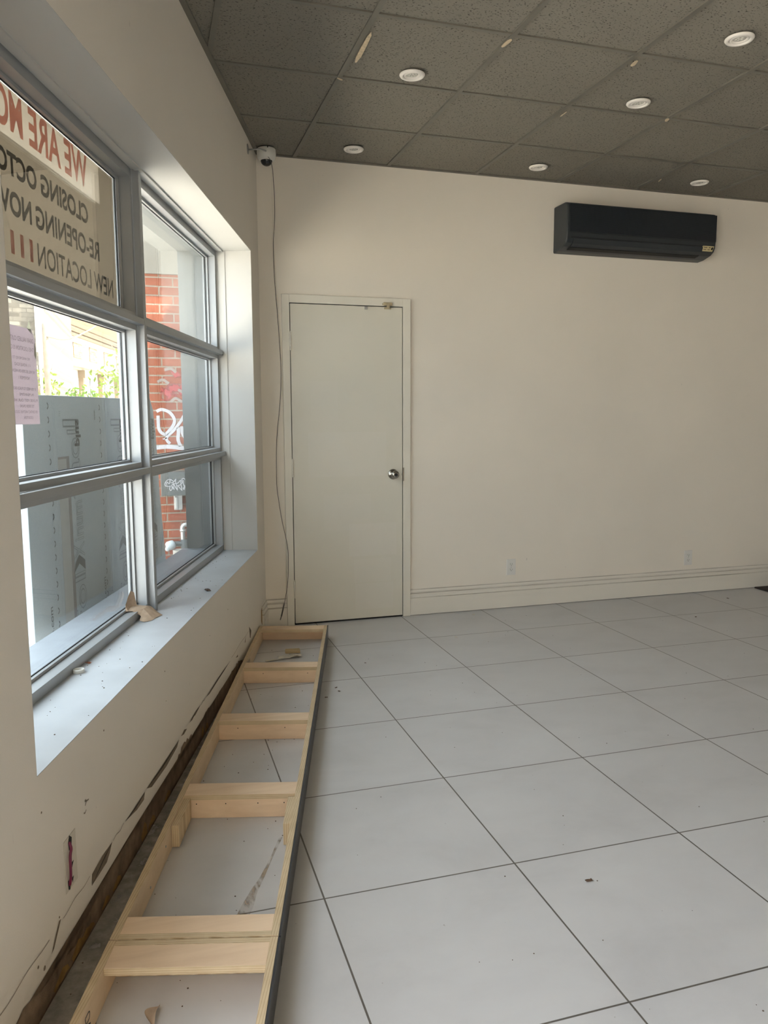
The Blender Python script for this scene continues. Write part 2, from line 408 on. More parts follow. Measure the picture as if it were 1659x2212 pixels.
def fr(i, j, a=0, b=0): return (GX[6]+.6101*i+a, GY[9]+.6056*j+b)
def cp(x0, y0, x1, y1, w):
    d = Vector((x1-x0, y1-y0)); q = Vector((-d.y, d.x)).normalized()*w/2; P = []
    for t, k in ((0, .2), (.15, .8), (.5, 1), (.85, .9), (1, .3)): P.append((x0+d.x*t+q.x*k, y0+d.y*t+q.y*k))
    for t, k in ((1, .3), (.8, 1), (.4, .9), (.1, .6)): P.append((x0+d.x*t-q.x*k, y0+d.y*t-q.y*k))
    return P
for a in ((.965, 3.33, .972, 3.62, .022), (1.545, 3.30, 1.553, 3.22, .02), (2.19, 3.24, 2.20, 3.30, .02), (2.78, 3.83, 2.765, 3.79, .02), (2.19, 3.86, 2.19, 3.93, .006), (.93, 3.80, .96, 3.82, .012), (3.41, 4.72, 3.43, 4.78, .01)):
    finish('chipped_patch', ribpoly(cp(*a), 0, H-.0025), m_chip, ceil)

# ---------------------------------------------------------------- back wall trim
def base_prof(f, a0, a1):    # f(a, depth, z)
    P = [(0, .004), (.016, .004), (.016, .118), (.0145, .121), (.0155, .127), (.011, .131), (.0115, .146), (.006, .150), (.008, .158), (.012, .165), (.009, .176), (.003, .184), (0, .186)]
    bm = bmesh.new(); prism(bm, [f(a0, d, z) for d, z in P], f(a1, 0, 0)-f(a0, 0, 0))
    for zz in (.082, .090, .098): box(bm, f, (a0, .0155, zz), (a1, .0172, zz+.0018))
    return bm
m_basep = NT('baseboard_paint'); _t = m_basep
_x = _t.new('ShaderNodeSeparateXYZ'); _t.link(_t.position(), _x.inputs[0])
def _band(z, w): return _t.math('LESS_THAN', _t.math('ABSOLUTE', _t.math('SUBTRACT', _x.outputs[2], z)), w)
_m = _t.math('MAXIMUM', _t.math('MAXIMUM', _band(.1535, .0028), _band(.1235, .0035)), _band(.181, .0025))      # groove shade put into the colour as dark lines, defining the moulding profile
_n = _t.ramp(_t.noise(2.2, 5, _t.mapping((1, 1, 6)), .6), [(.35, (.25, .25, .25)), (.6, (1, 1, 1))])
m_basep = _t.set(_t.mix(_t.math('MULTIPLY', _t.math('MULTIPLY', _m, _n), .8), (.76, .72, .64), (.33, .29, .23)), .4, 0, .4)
fb = lambda a, d, z: G(a, YB-d, z)
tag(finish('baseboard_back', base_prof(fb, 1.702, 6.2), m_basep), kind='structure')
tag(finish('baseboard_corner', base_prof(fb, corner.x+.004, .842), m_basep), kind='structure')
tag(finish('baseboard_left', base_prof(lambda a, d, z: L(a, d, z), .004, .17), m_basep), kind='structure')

# ---------------------------------------------------------------- door
door = thing('door_1', None, None, (1.27, YB, 0), kind='structure')
bm = bmesh.new()
C0, C1, D0, D1, DT, CT = .844, 1.701, .896, 1.644, 2.086, 2.142
for a, b in (((C0, YB-.018, 0), (D0-.0045, YB+.0, CT)), ((D1+.0045, YB-.018, 0), (C1, YB, CT)), ((D0-.0045, YB-.018, DT+.0045), (D1+.0045, YB, CT))): box(bm, G, a, b)
finish('casing', bm, m_trim, door, bevel=.0015)
bm = boxes(G, [((D0-.0045, YB-.0035, .0), (D0, YB-.0005, DT)), ((D1, YB-.0035, 0), (D1+.0045, YB-.0005, DT)), ((D0-.0045, YB-.0035, DT), (D1+.0045, YB-.0005, DT+.0045)), ((D0, YB-.006, .0), (D1, YB-.0005, .012))])
finish('shadow_gap', bm, m_dark, door)
slab = finish('door_slab', boxes(G, [((D0+.001, YB-.016, .012), (D1-.001, YB-.0006, DT-.001))]), m_door, door, bevel=.001)
for z in (1.849, 1.041, .241):
    bm = bmesh.new()
    for k in range(5):
        lathe(bm, [(.0055, 0), (.0065, .001), (.0065, .0215), (.0055, .0225)], (D0-.002, YB-.022, z-.057+k*.023), seg=12)
    lathe(bm, [(.002, 0), (.005, .002), (.0045, .006), (.001, .007)], (D0-.002, YB-.022, z+.058), seg=12)
    box(bm, G, (D0-.001, YB-.0185, z-.057), (D0+.007, YB-.0155, z+.057))
    finish('hinge', bm, m_trim, door)
KN = (1.576, YB-.016, .988)
bm = bmesh.new(); lathe(bm, [(.034, 0), (.035, .003), (.031, .009), (.018, .012), (.013, .016), (.0125, .034), (.018, .040), (.026, .047), (.0275, .056), (.025, .064), (.017, .069), (.012, .0695)], KN, (0, -1, 0), 40)
knob = finish('door_knob', bm, m_chrome, slab, True)
bm = bmesh.new(); lathe(bm, [(.0115, 0), (.0115, .003), (.0095, .0035), (.009, .001)], (KN[0], KN[1]-.0693, KN[2]), (0, -1, 0), 24); box(bm, G, (KN[0]-.001, KN[1]-.0735, KN[2]-.006), (KN[0]+.001, KN[1]-.0725, KN[2]+.006))
finish('key_cylinder', bm, m_gasket, knob)
finish('strike_plate', boxes(G, [((1.6465, YB-.0195, .941), (1.654, YB-.017, 1.03)), ((1.640, YB-.020, .978), (1.652, YB-.0192, .992))]), m_chrome, door)
lt = finish('latch_bracket', boxes(G, [((1.512, YB-.034, 2.092), (1.567, YB-.018, 2.113)), ((1.505, YB-.021, 2.096), (1.575, YB-.018, 2.109)), ((1.518, YB-.030, 2.070), (1.562, YB-.016, 2.084)), ((1.53, YB-.038, 2.078), (1.55, YB-.030, 2.108))]), m_pinkcase, door, bevel=.002)
finish('latch_catch', boxes(G, [((1.384, YB-.027, 2.064), (1.404, YB-.015, 2.084))]), m_steel, door, bevel=.002)

# ---------------------------------------------------------------- window
win = thing('window_1', None, None, L(1.8, -.2, Z0), kind='structure')
N0, N1, N2, N3 = -.178, -.208, -.250, -.262
SM0, SM1 = 1.762, 1.788          # mullion nose
TU = (1.741, 1.765); TL = (1.143, 1.168)
a0, a1 = SE0+.002, SE1-.002
def framebar(s0, s1, z0, z1): box(bm, L, (s0, 0, z0), (s1, 0, z1))
bm = bmesh.new()
box(bm, L, (SM0, N1, Z0+.002), (SM1, N0, Z1-.002))
box(bm, L, (SM0-.003, N0-.006, Z0+.002), (SM1+.003, N0-.001, Z1-.002))
finish('mullion', bm, m_alu, win, bevel=.001)
for z0, z1 in (TU, TL):
    finish('transom', boxes(L, [((a0, N1, z0), (SM0, N0-.0005, z1)), ((SM1, N1, z0), (a1, N0-.0005, z1)), ((SM0, N0-.0005, z0), (SM1, N0+.001, z1))]), m_alu, win, bevel=.001)
fin = .022; st = .010; BS = .034
pl = [(a0, SM0, 1), (SM1, a1, 1)]
zr = [(Z0+.002, TL[0]), (TL[1], TU[0]), (TU[1], Z1-.002)]
panes = []
for ci, (s0, s1, _q) in enumerate(((a0, SM0, 0), (SM1, a1, 0))):
    for ri, (z0, z1) in enumerate(zr):
        zb = BS if ri == 0 else fin; zt = .034 if ri == 2 else fin
        bm = bmesh.new()
        # sash (picture frame) then glazing stop
        for (na, nb, f_, g_) in ((N2, N1, 0, 0), (N3, N2, st, 0)):
            o_ = f_
            box(bm, L, (s0, na, z0), (s0+fin+o_, nb, z1)); box(bm, L, (s1-fin-o_, na, z0), (s1, nb, z1))
            box(bm, L, (s0+fin+o_, na, z0), (s1-fin-o_, nb, z0+zb+o_)); box(bm, L, (s0+fin+o_, na, z1-zt-o_), (s1-fin-o_, nb, z1))
        # outer frame beyond the glass
        o_ = st
        box(bm, L, (s0, -.285, z0), (s0+fin, N3-.012, z1)); box(bm, L, (s1-fin, -.285, z0), (s1, N3-.012, z1))
        box(bm, L, (s0+fin, -.285, z0), (s1-fin, N3-.012, z0+zb)); box(bm, L, (s0+fin, -.285, z1-zt), (s1-fin, N3-.012, z1))
        fr_ = finish('sash', bm, m_alu, win, bevel=.0008)
        q = st-.0; i0, i1, j0, j1 = s0+fin+q, s1-fin-q, z0+zb+q, z1-zt-q
        bm = bmesh.new()
        for a, b in (((i0-.001, N3-.004, j0), (i0+.0025, N3-.0005, j1)), ((i1-.0025, N3-.004, j0), (i1+.001, N3-.0005, j1)), ((i0, N3-.004, j0-.001), (i1, N3-.0005, j0+.0025)), ((i0, N3-.004, j1-.0025), (i1, N3-.0005, j1+.001))): box(bm, L, a, b)
        finish('gasket', bm, m_gasket, fr_)
        finish('pane', boxes(L, [((i0-.008, N3-.0105, j0-.008), (i1+.008, N3-.0045, j1+.008))]), m_glass, fr_)
        panes.append((i0, i1, j0, j1))
# outer sill of the shopfront
tag(finish('sill_exterior', boxes(L, [((SE0-.0, NO-.03, Z0-.03), (SE1, -.286, Z0+.012))]), m_flash), kind='structure')

m_render = simple('grey_cement_render', (.17, .18, .18), .8, var=.06)
finish('reveal_exterior', boxes(L, [((SE0-.001, NO-.001, Z0), (SE0+.003, -.286, Z1)), ((SE0, NO-.001, Z1-.003), (SE1, -.286, Z1+.001)), ((SE1-.003, NO-.001, Z0), (SE1+.001, -.286, Z1)), ((SFAR, NO-.004, -.12), (SE0, NO-.0005, 3.4))]), m_render, wall_left)
# ---------------------------------------------------------------- writing on the glass
gi0, gi1, gj0, gj1 = panes[5]
bann = thing('window_banner', 'large beige vinyl banner with mirrored moving notice filling upper pane', 'banner', L(2.5, -.275, 1.8))
NBf = -.2745
finish('vinyl_sheet', boxes(L, [((gi0-.004, NBf-.001, gj0-.002), (gi1+.004, NBf, 2.163)), ((gi0-.004, NBf-.001, 2.163), (1.965, NBf, gj1+.002))]), m_banner, bann)
finish('header_strip', boxes(L, [((1.965, NBf-.001, 2.163), (gi1+.004, NBf, gj1+.002))]), m_header, bann)
def ftxt(n): return lambda x, y, d: L(x, n, y)
bm = bmesh.new(); place_text(bm, 'WE ARE', ftxt(NBf+.0012), 2.08, 2.54, 2.183, 2.298, bold=.025); finish('lettering', bm, m_ban_red2, bann)['label'] = 'pale red lettering we are'; bm = bmesh.new(); place_text(bm, 'MOVING', ftxt(NBf+.0012), 2.58, 3.02, 2.183, 2.298, bold=.03); finish('lettering', bm, m_ban_red2, bann)['label'] = 'pale red lettering moving'
bm = bmesh.new(); place_text(bm, 'CLOSING', ftxt(NBf+.0006), 2.09, 2.475, 2.058, 2.125, bold=.035); place_text(bm, 'OCTOBER', ftxt(NBf+.0006), 2.503, 2.91, 2.058, 2.125, bold=.035)
finish('lettering', bm, m_ban_blk, bann)['label'] = 'dark lettering closing october'; bm = bmesh.new(); place_text(bm, 'RE-OPENING', ftxt(NBf+.0006), 1.995, 2.523, 1.948, 2.018, bold=.025); place_text(bm, 'NOVEMBER', ftxt(NBf+.0006), 2.551, 3.01, 1.948, 2.018, bold=.035)
finish('lettering', bm, m_ban_blk, bann)['label'] = 'dark lettering re-opening november'; bm = bmesh.new(); place_text(bm, 'NEW LOCATION', ftxt(NBf+.0006), 1.862, 2.524, 1.835, 1.905, bold=.012)
finish('lettering', bm, m_ban_blk, bann)['label'] = 'dark lettering new location'
bm = bmesh.new(); place_text(bm, '111 AVENUE', ftxt(NBf+.0006), 2.555, 3.20, 1.838, 1.905, bold=.04); finish('lettering', bm, m_ban_red, bann)['label'] = 'red lettering of the address'
# printed letter
NP = N3-.0115
pap = thing('paper_notice', 'pinkish paper notice with mirrored print taped inside middle left pane', 'notice', L(2.68, NP, 1.35))
bm = bmesh.new()
P = [(2.575, 1.352), (2.79, 1.352), (2.79, 1.636), (2.597, 1.636), (2.577, 1.60)]
prism(bm, [L(s, NP-.0006, z) for s, z in P], NRM*.0004); finish('sheet', bm, m_paper, pap)
lines = [('DEAR VALUED CUSTOMER', 2.592, 2.782, 1.607, .013), ('THIS LOCATION IS CLOSED', 2.592, 2.782, 1.580, .012), ('WE HAVE MOVED TO', 2.62, 2.73, 1.549, .008),
         ('111 AVENUE ROAD', 2.62, 2.72, 1.531, .009), ('WE WILL BE OPEN ON WEDNESDAY', 2.592, 2.765, 1.512, .009), ('NOVEMBER 1', 2.63, 2.70, 1.493, .009),
         ('IF YOU NEED TO PLACE ORDERS', 2.592, 2.75, 1.461, .008), ('IN MEANTIME', 2.61, 2.70, 1.444, .008), ('PLEASE VISIT OUR WEBSITE', 2.585, 2.775, 1.427, .008),
         ('TO ORDER ONLINE', 2.61, 2.70, 1.410, .008), ('OR CONTACT ANOTHER COLOURS', 2.588, 2.745, 1.393, .008), ('LOCATION', 2.62, 2.68, 1.376, .008)]
bm = bmesh.new()
for tx, x0, x1, y, h in lines: place_text(bm, tx, ftxt(NP+.0004), x0, x1, y-h, y)
finish('print', bm, m_ink, pap)
for P in ([(2.598, 1.622), (2.628, 1.636), (2.612, 1.66)], [(2.572, 1.56), (2.583, 1.60), (2.590, 1.56), (2.58, 1.548)], [(2.77, 1.63), (2.80, 1.63), (2.79, 1.67)]):
    bm = bmesh.new(); prism(bm, [L(s, NP+.0002, z) for s, z in P], NRM*.0003); finish('tape', bm, m_tape, pap)

# ---------------------------------------------------------------- air conditioner
ac = thing('air_conditioner', 'long charcoal wall mounted air conditioner high on the back wall', 'air conditioner', (3.35, YB, 2.49))
X0, X1 = 2.752, 3.952
prof = [(0, 2.492), (0, 2.802), (.145, 2.802), (.172, 2.796), (.186, 2.782), (.190, 2.76), (.190, 2.60), (.186, 2.56), (.172, 2.535), (.14, 2.515), (.07, 2.497)]
bm = bmesh.new(); prism(bm, [G(X0, YB-d, z) for d, z in prof], Vector((X1-X0, 0, 0)))
cas = finish('casing', bm, m_ac, ac, bevel=.010); cas.modifiers[0].segments = 4
finish('front_panel', boxes(G, [((X0+.018, YB-.1935, 2.605), (X1-.004, YB-.1895, 2.785))]), m_acp, ac, bevel=.0015)
bm = bmesh.new()
prism(bm, [G(X0+.05, YB-d, z) for d, z in ((.1875, 2.565), (.191, 2.562), (.178, 2.53), (.15, 2.512), (.147, 2.516), (.172, 2.537))], Vector((X1-X0-.16, 0, 0)))
lv = finish('louver', bm, m_ac, ac, bevel=.001)
bm = boxes(G, [((X0+.03, YB-.1915, 2.568), (X1-.1, YB-.1885, 2.5705)), ((X0+.02, YB-.1915, 2.6), (X1-.002, YB-.1895, 2.6015))])
finish('seam', bm, m_dark, ac)
bm = bmesh.new(); prism(bm, [G(X0+.05, YB-d, z) for d, z in ((.1495, 2.511), (.1505, 2.5095), (.105, 2.500), (.10, 2.503))], Vector((X1-X0-.16, 0, 0))); finish('air_outlet_slot', bm, m_dark, ac)
bm = bmesh.new()
pz = lambda x, t, o: G(x, YB-(.1905-.014*t)-o, 2.572-.034*t)
prism(bm, [pz(3.838, 0, .0), pz(3.935, 0, .0), pz(3.93, 1, 0), pz(3.83, 1, 0)], Vector((0, -.002, 0)))
stk = finish('rating_sticker', bm, m_cyel, ac)
bm = bmesh.new()
for x, w, t0, t1 in ((3.85, .03, .2, .38), (3.89, .018, .2, .38), (3.85, .025, .6, .75), (3.885, .02, .6, .75)): prism(bm, [pz(x, t0, .0022), pz(x+w, t0, .0022), pz(x+w, t1, .0022), pz(x, t1, .0022)], Vector((0, -.0004, 0)))
finish('sticker_print', bm, m_cream_d, stk)
bm = bmesh.new(); prism(bm, [pz(3.915, .2, .0022), pz(3.93, .2, .0022), pz(3.928, .7, .0022), pz(3.913, .7, .0022)], Vector((0, -.0006, 0))); finish('receiver_window', bm, m_dark, stk)

# ---------------------------------------------------------------- recessed lights
def downlight(x, y, label):
    o = thing('recessed_light', label, 'light', (x, y, H), 'round white recessed ceiling lights')
    z = H-.002
    bm = bmesh.new(); lathe(bm, [(.060, 0), (.0605, .003), (.056, .009), (.048, .0105), (.043, .008), (.042, .001), (.0415, .0)], (x, y, z), (0, 0, -1), 48); finish('trim_ring', bm, m_lamp, o, True)
    bm = bmesh.new(); lathe(bm, [(.0405, -.002), (.040, .005), (.037, .007), (.031, .006), (.028, .002), (.027, .0)], (x+.001, y, z), (.05, 0, -1), 40); finish('gimbal_ring', bm, m_lamp, o, True)
    bm = bmesh.new(); lathe(bm, [(.0265, -.001), (.026, .0015), (.022, .003), (.0, .0035)], (x, y, z), (0, 0, -1), 32, False)
    for k in range(5):
        a = 2*PI*k/5; lathe(bm, [(.006, .002), (.006, .0045), (.003, .0055)], (x+.013*math.cos(a), y+.013*math.sin(a), z), (0, 0, -1), 12)
    finish('bulb', bm, m_bulb, o, True)
    return o
for x, y, l in ((1.255, 4.734, 'recessed light nearest the dome camera, close to the back wall'), (1.26, 3.669, 'recessed light on the left, beside long chipped streak'),
                (2.485, 4.728, 'recessed light by the back wall left of the air conditioner'), (2.484, 3.654, 'recessed light mid ceiling, below and left of the top right one'),
                (2.487, 2.941, 'largest recessed light at the top right corner of the ceiling'), (3.715, 4.716, 'recessed light directly above the air conditioner')): downlight(x, y, l)

# ---------------------------------------------------------------- dome camera, bracket, cables
dc = thing('dome_camera', 'white dome security camera with dark dome in the ceiling corner', 'security camera', (.752, 4.885, H))
bm = bmesh.new(); lathe(bm, [(.052, 0), (.056, .004), (.057, .035), (.053, .052), (.045, .064), (.036, .068)], (.752, 4.885, H-.001), (0, 0, -1), 48); hs = finish('housing', bm, m_white_pl, dc, True)
bm = bmesh.new(); lathe(bm, [(.035, .066)]+[(.035*math.cos(t), .068+.032*math.sin(t)) for t in [i*PI/16 for i in range(9)]], (.752, 4.885, H), (0, 0, -1), 40); finish('dome', bm, m_dome, dc, True)
finish('notch', boxes(G, [((.749, 4.8265, H-.010), (.755, 4.830, H-.002))]), m_dark, dc)
br = thing('wall_bracket', 'small grey metal rod bracket on the left wall beside the dome camera', 'bracket', L(.30, 0, 2.90))
bm = bmesh.new(); lathe(bm, [(.028, 0), (.028, .003), (.022, .005)], L(.30, .0005, 2.903), NRM, 28); finish('flange', bm, m_steel, br, True)
bm = bmesh.new(); tube(bm, [L(.30, .004, 2.900), L(.30, .075, 2.902), L(.26, .10, 2.905)], .0045, 12); finish('rod', bm, m_steel, br, True)
cab = thing('cable', 'thin dark cable hanging down left of the door with loose plug end', 'cable', (.80, YB-.02, 2.9))
pts = [(.705, 2.934, .12), (.735, 2.925, .15), (.765, 2.90, .16), (.786, 2.86, .12), (.799, 2.80, .07), (.808, 2.70, .04), (.808, 2.58, .03), (.799, 2.44, .02), (.802, 2.24, .015), (.820, 1.956, .012), (.832, 1.668, .010), (.822, 1.463, .010), (.796, 1.227, .012), (.790, .96, .012), (.800, .84, .014), (.820, .70, .016), (.851, .531, .024), (.853, .40, .024), (.846, .28, .024), (.826, .17, .024), (.812, .10, .022)]
bm = bmesh.new(); tube(bm, smoothpath([G(x, YB-d, z) for x, z, d in pts], 6), .0018, 6); finish('cord', bm, m_cable, cab, True)
bm = bmesh.new(); tube(bm, [G(.822, YB-.024, .155), G(.812, YB-.023, .11), G(.802, YB-.022, .07)], .0045, 8); tube(bm, [G(.802, YB-.022, .07), G(.794, YB-.022, .045)], .003, 8); finish('plug', bm, m_cable, cab, True)
pts = [(.796, 2.87, .03), (.799, 2.769, .006), (.803, 2.5, .005), (.812, 2.127, .005), (.832, 1.813, .005), (.840, 1.375, .006), (.8425, .927, .006), (.842, .531, .006), (.842, .346, .006), (.832, .195, .02)]
bm = bmesh.new(); tube(bm, smoothpath([G(x, YB-d-.001, z) for x, z, d in pts], 6), .0012, 6)
tag(finish('cable', bm, m_trim, loc=(.8, YB, 2.8)), 'very thin pale wire running straight down along the door casing edge', 'cable')

# ---------------------------------------------------------------- outlets
def outlet(x, z, label):
    o = thing('wall_outlet', label, 'outlet', (x, YB, z), 'white double outlets on the back wall')
    pl_ = finish('cover_plate', boxes(G, [((x-.036, YB-.006, z-.058), (x+.036, YB-.0005, z+.058))]), m_plate, o, bevel=.003)
    for k in (-1, 1):
        bm = bmesh.new(); c = z+k*.0195
        prism(bm, [G(x+.0165*math.cos(a)*(1), YB-.0055, c+.0145*max(-.82, min(.82, math.sin(a)))/.82) for a in [2*PI*i/24 for i in range(24)]], Vector((0, -.0025, 0)))
        r = finish('receptacle', bm, m_white_pl, o)
        bm = boxes(G, [((x-.0075, YB-.0084, c-.001), (x-.0055, YB-.0079, c+.007)), ((x+.0055, YB-.0084, c-.0005), (x+.0075, YB-.0079, c+.006))]); lathe(bm, [(.0024, 0), (.0024, .0006)], (x, YB-.0079, c-.0065), (0, -1, 0), 12)
        finish('slot', bm, m_dark, r)
    bm = bmesh.new(); lathe(bm, [(.003, 0), (.003, .001), (.001, .0016)], (x, YB-.006, z), (0, -1, 0), 12); finish('screw', bm, m_steel, o)
outlet(2.470, .296, 'white double outlet on the back wall, nearer the door')
outlet(3.980, .279, 'white double outlet on the back wall, farther right from the door')

# ---------------------------------------------------------------- wooden platform frames
PH = .085; ph = math.atan(.0345)
def Q(a, b, z): return L(.285+a*math.cos(ph)-b*math.sin(ph), .004+a*math.sin(ph)+b*math.cos(ph), z)
WID = .418; RT = .019
def rail(parent, b0, b1, A0, A1, edge_mat, nm='side_rail'):
    finish(nm, boxes(Q, [((A0, b0, .001), (A1, b1, PH-.0012))]), m_wood_a, parent)
    finish('edge_band', boxes(Q, [((A0, b0+.0002, PH-.0012), (A1, b1-.0002, PH))]), edge_mat, parent)
def crossbar(parent, A0, A1, face='near', nm='cross_board'):
    o = finish(nm, boxes(Q, [((A0, RT, PH-.019), (A1, WID-RT, PH-.0008))]), m_wood_x, parent, bevel=.0006)
    v0, v1 = ((A1-.019, A1-.0005) if face == 'near' else (A0+.0005, A0+.019))
    finish('front_board' if face == 'near' else 'back_board', boxes(Q, [((v0, RT, .001), (v1, WID-RT, PH-.0192))]), m_wood_x, parent)
    return o
def edge_line(parent, A0, A1):
    finish('ply_edge', boxes(Q, [((A0, RT+.0005, PH-.0188), (A1, WID-RT-.0005, PH-.0012))]), m_ply_z, parent)
U1 = thing('platform_frame', 'long plywood ladder frame with black fascia on the floor under the window', 'frame', Q(0, 0, 0))
LA = 2.918
rail(U1, 0, RT, 0, LA, m_ply_x); rail(U1, WID-RT, WID, 0, LA, m_ply_x)
crossbar(U1, 0, .088, 'far', 'end_board'); edge_line(U1, .088, .0895)
for a in (.725, 1.437, 2.092): crossbar(U1, a, a+.087); edge_line(U1, a+.0868, a+.0875)
finish('end_board', boxes(Q, [((LA-.086, RT, PH-.019), (LA-.0185, WID-RT, PH-.0008))]), m_wood_x, U1, bevel=.0006)
finish('end_plank', boxes(Q, [((LA-.018, RT, .001), (LA, WID-RT, PH-.0006))]), m_ply_y, U1)
finish('fascia', boxes(Q, [((-.001, WID+.0002, 0), (LA, WID+.006, PH-.001))]), m_fascia, U1)
bk = finish('backing_block', boxes(Q, [((2.185, RT+.0005, .004), (2.365, RT+.024, PH-.008))]), m_ply_x, U1, bevel=.001)
finish('backing_block', boxes(Q, [((2.185, WID-RT-.024, .004), (2.365, WID-RT-.0005, PH-.008))]), m_ply_x, U1, bevel=.001)
for a, z in ((2.44, .05), (2.62, .03), (2.30, .06)):
    bm = bmesh.new(); lathe(bm, [(.004, 0), (.003, .002)], Q(a, RT+.0003, z), NRM, 10); finish('screw', bm, m_steel, U1)
for a, b in ((1.524, .1), (1.524, .3), (.812, .12), (.812, .35), (2.179, .06), (2.179, .16), (2.179, .27), (2.179, .36)):
    bm = bmesh.new(); lathe(bm, [(.0022, 0), (.0018, .0008)], Q(a+.0002, b, .052), -DIR, 8); finish('nail_head', bm, m_dark, U1)
bm = bmesh.new()
ribbon(bm, smoothpath([Q(.585, RT, .045), Q(.60, RT, .065), Q(.615, RT, .04), Q(.625, RT, .068), Q(.64, RT, .04), Q(.62, RT, .05)], 4), .003, NRM, .0005)
ribbon(bm, smoothpath([Q(.655, RT, .04), Q(.65, RT, .065), Q(.67, RT, .06), Q(.66, RT, .045)], 4), .003, NRM, .0005)
finish('pencil_mark', bm, m_print, U1)
U2 = thing('platform_frame', 'nearer plywood frame section at the bottom edge with marker letters inside', 'frame', Q(LA+.006, 0, 0))
LB0, LB1 = LA+.006, 4.62
rail(U2, 0, RT, LB0, LB1, m_ply_x); rail(U2, WID-RT, WID, LB0, LB1, m_ply_x)
finish('end_board', boxes(Q, [((LB0+.0185, RT, PH-.019), (LB0+.098, WID-RT, PH-.0008))]), m_wood_x, U2, bevel=.0006)
finish('end_plank', boxes(Q, [((LB0, RT, .001), (LB0+.018, WID-RT, PH-.0006))]), m_ply_y, U2); edge_line(U2, LB0+.0978, LB0+.0992)
crossbar(U2, 3.75, 3.84); crossbar(U2, LB1-.09, LB1, 'near', 'end_board')
finish('fascia', boxes(Q, [((LB0, WID+.0002, 0), (LB1, WID+.006, PH-.001))]), m_fascia, U2)
bm = bmesh.new()
def rp(P, w=.0035):
    ribbon(bm, smoothpath([Q(a, RT, z) for a, z in P], 5), w, NRM, .0006)
rp([(3.145, .030), (3.150, .062)]); rp([(3.150, .062), (3.125, .060), (3.127, .045), (3.147, .044), (3.120, .028)]); finish('marker_letter', bm, m_print, U2); bm = bmesh.new()
rp([(3.178, .062), (3.210, .060)]); rp([(3.19, .044), (3.212, .043)]); rp([(3.178, .026), (3.212, .026)]); rp([(3.213, .026), (3.213, .062)]); finish('marker_letter', bm, m_print, U2); bm = bmesh.new()
rp([(3.245, .056), (3.265, .064), (3.285, .045), (3.265, .024), (3.245, .030)]); finish('marker_letter', bm, m_print, U2); bm = bmesh.new()
rp([(3.315, .026), (3.322, .062)]); rp([(3.345, .026), (3.352, .062)]); rp([(3.32, .044), (3.348, .044)])
finish('marker_letter', bm, m_print, U2)
bm = bmesh.new(); tube(bm, [Q(2.985, RT-.002, .040), Q(2.985, RT+.045, .042)], .0016, 8); lathe(bm, [(.0045, 0), (.0045, .0015)], Q(2.985, RT+.045, .042), NRM, 12); finish('nail', bm, m_steel, U2)

# ---------------------------------------------------------------- damaged strip of the window wall
def plate(pts, nm, mat, n=.0012, th=.0008, parent=wall_left, jit=0):
    bm = bmesh.new(); P = []
    for i, (s, z) in enumerate(pts):
        P.append((s, z))
        if jit:
            s2, z2 = pts[(i+1) % len(pts)]; d = math.hypot(s2-s, z2-z); k = int(d/.02)
            for q in range(1, k): P.append((s+(s2-s)*q/k+random.uniform(-jit, jit)*.3, z+(z2-z)*q/k+random.uniform(-jit, jit)))
    P = [(s, max(.001, z)) for s, z in P]
    vs_ = [bm.verts.new(L(s, n, z)) for s, z in P]; f = bm.faces.new(vs_)
    bmesh.ops.triangulate(bm, faces=[f]); return finish(nm, bm, mat, parent)
top = [(.80, .03), (.839, .05), (.957, .076), (1.127, .080), (1.234, .073), (1.327, .078), (1.382, .082), (1.476, .075), (1.565, .073), (1.687, .093), (1.749, .078), (1.88, .076), (1.938, .083), (1.998, .098), (2.103, .105), (2.191, .086), (2.22, .055), (2.287, .062), (2.385, .072), (2.458, .052), (2.576, .066), (2.683, .085), (2.775, .086), (2.802, .077), (2.844, .078), (2.87, .045), (2.932, .083), (2.97, .084), (2.985, .050), (3.034, .086), (3.06, .052), (3.14, .040), (3.201, .049), (3.247, .053), (3.294, .038), (3.371, .08), (3.409, .086), (3.465, .078), (3.55, .06), (3.7, .05)]
plate(top+[(3.7, .003), (.80, .003)], 'torn_board_band', m_torn, jit=.011)
for c in (2.33, 2.52, 2.60, 2.86, 3.07, 3.15, 3.25, 1.72, 1.79, 3.10, 2.95):
    w = random.uniform(.015, .05); h = random.uniform(.03, .075)
    plate([(c-w, .01), (c-w*.8, h*.7), (c-w*.2, h), (c+w*.4, h*.75), (c+w, h*.5), (c+w*.8, .008)], 'glue_patch', m_torn2, n=.0022, jit=.004)
slits = [[(2.126, .153), (2.075, .159), (2.035, .146), (2.083, .143)], [(2.553, .155), (2.468, .149), (2.35, .15), (2.154, .151), (2.184, .135), (2.329, .126), (2.446, .138), (2.503, .135)],
         [(2.765, .156), (2.654, .155), (2.574, .154), (2.587, .133), (2.657, .136)], [(3.039, .123), (3.033, .152), (2.96, .159), (2.88, .156), (2.901, .136), (2.927, .122), (2.994, .122)],
         [(3.293, .112), (3.244, .163), (3.233, .161), (3.278, .116)], [(1.975, .158), (1.894, .16), (1.81, .157), (1.896, .148)], [(1.709, .154), (1.596, .154), (1.184, .149), (1.324, .146), (1.639, .145)],
         [(.632, .176), (.568, .136), (.595, .097), (.618, .107)], [(.781, .124), (.745, .153), (.759, .121)], [(1.038, .119), (.981, .12), (.983, .107)], [(2.00, .155), (1.878, .158), (1.95, .148)]]
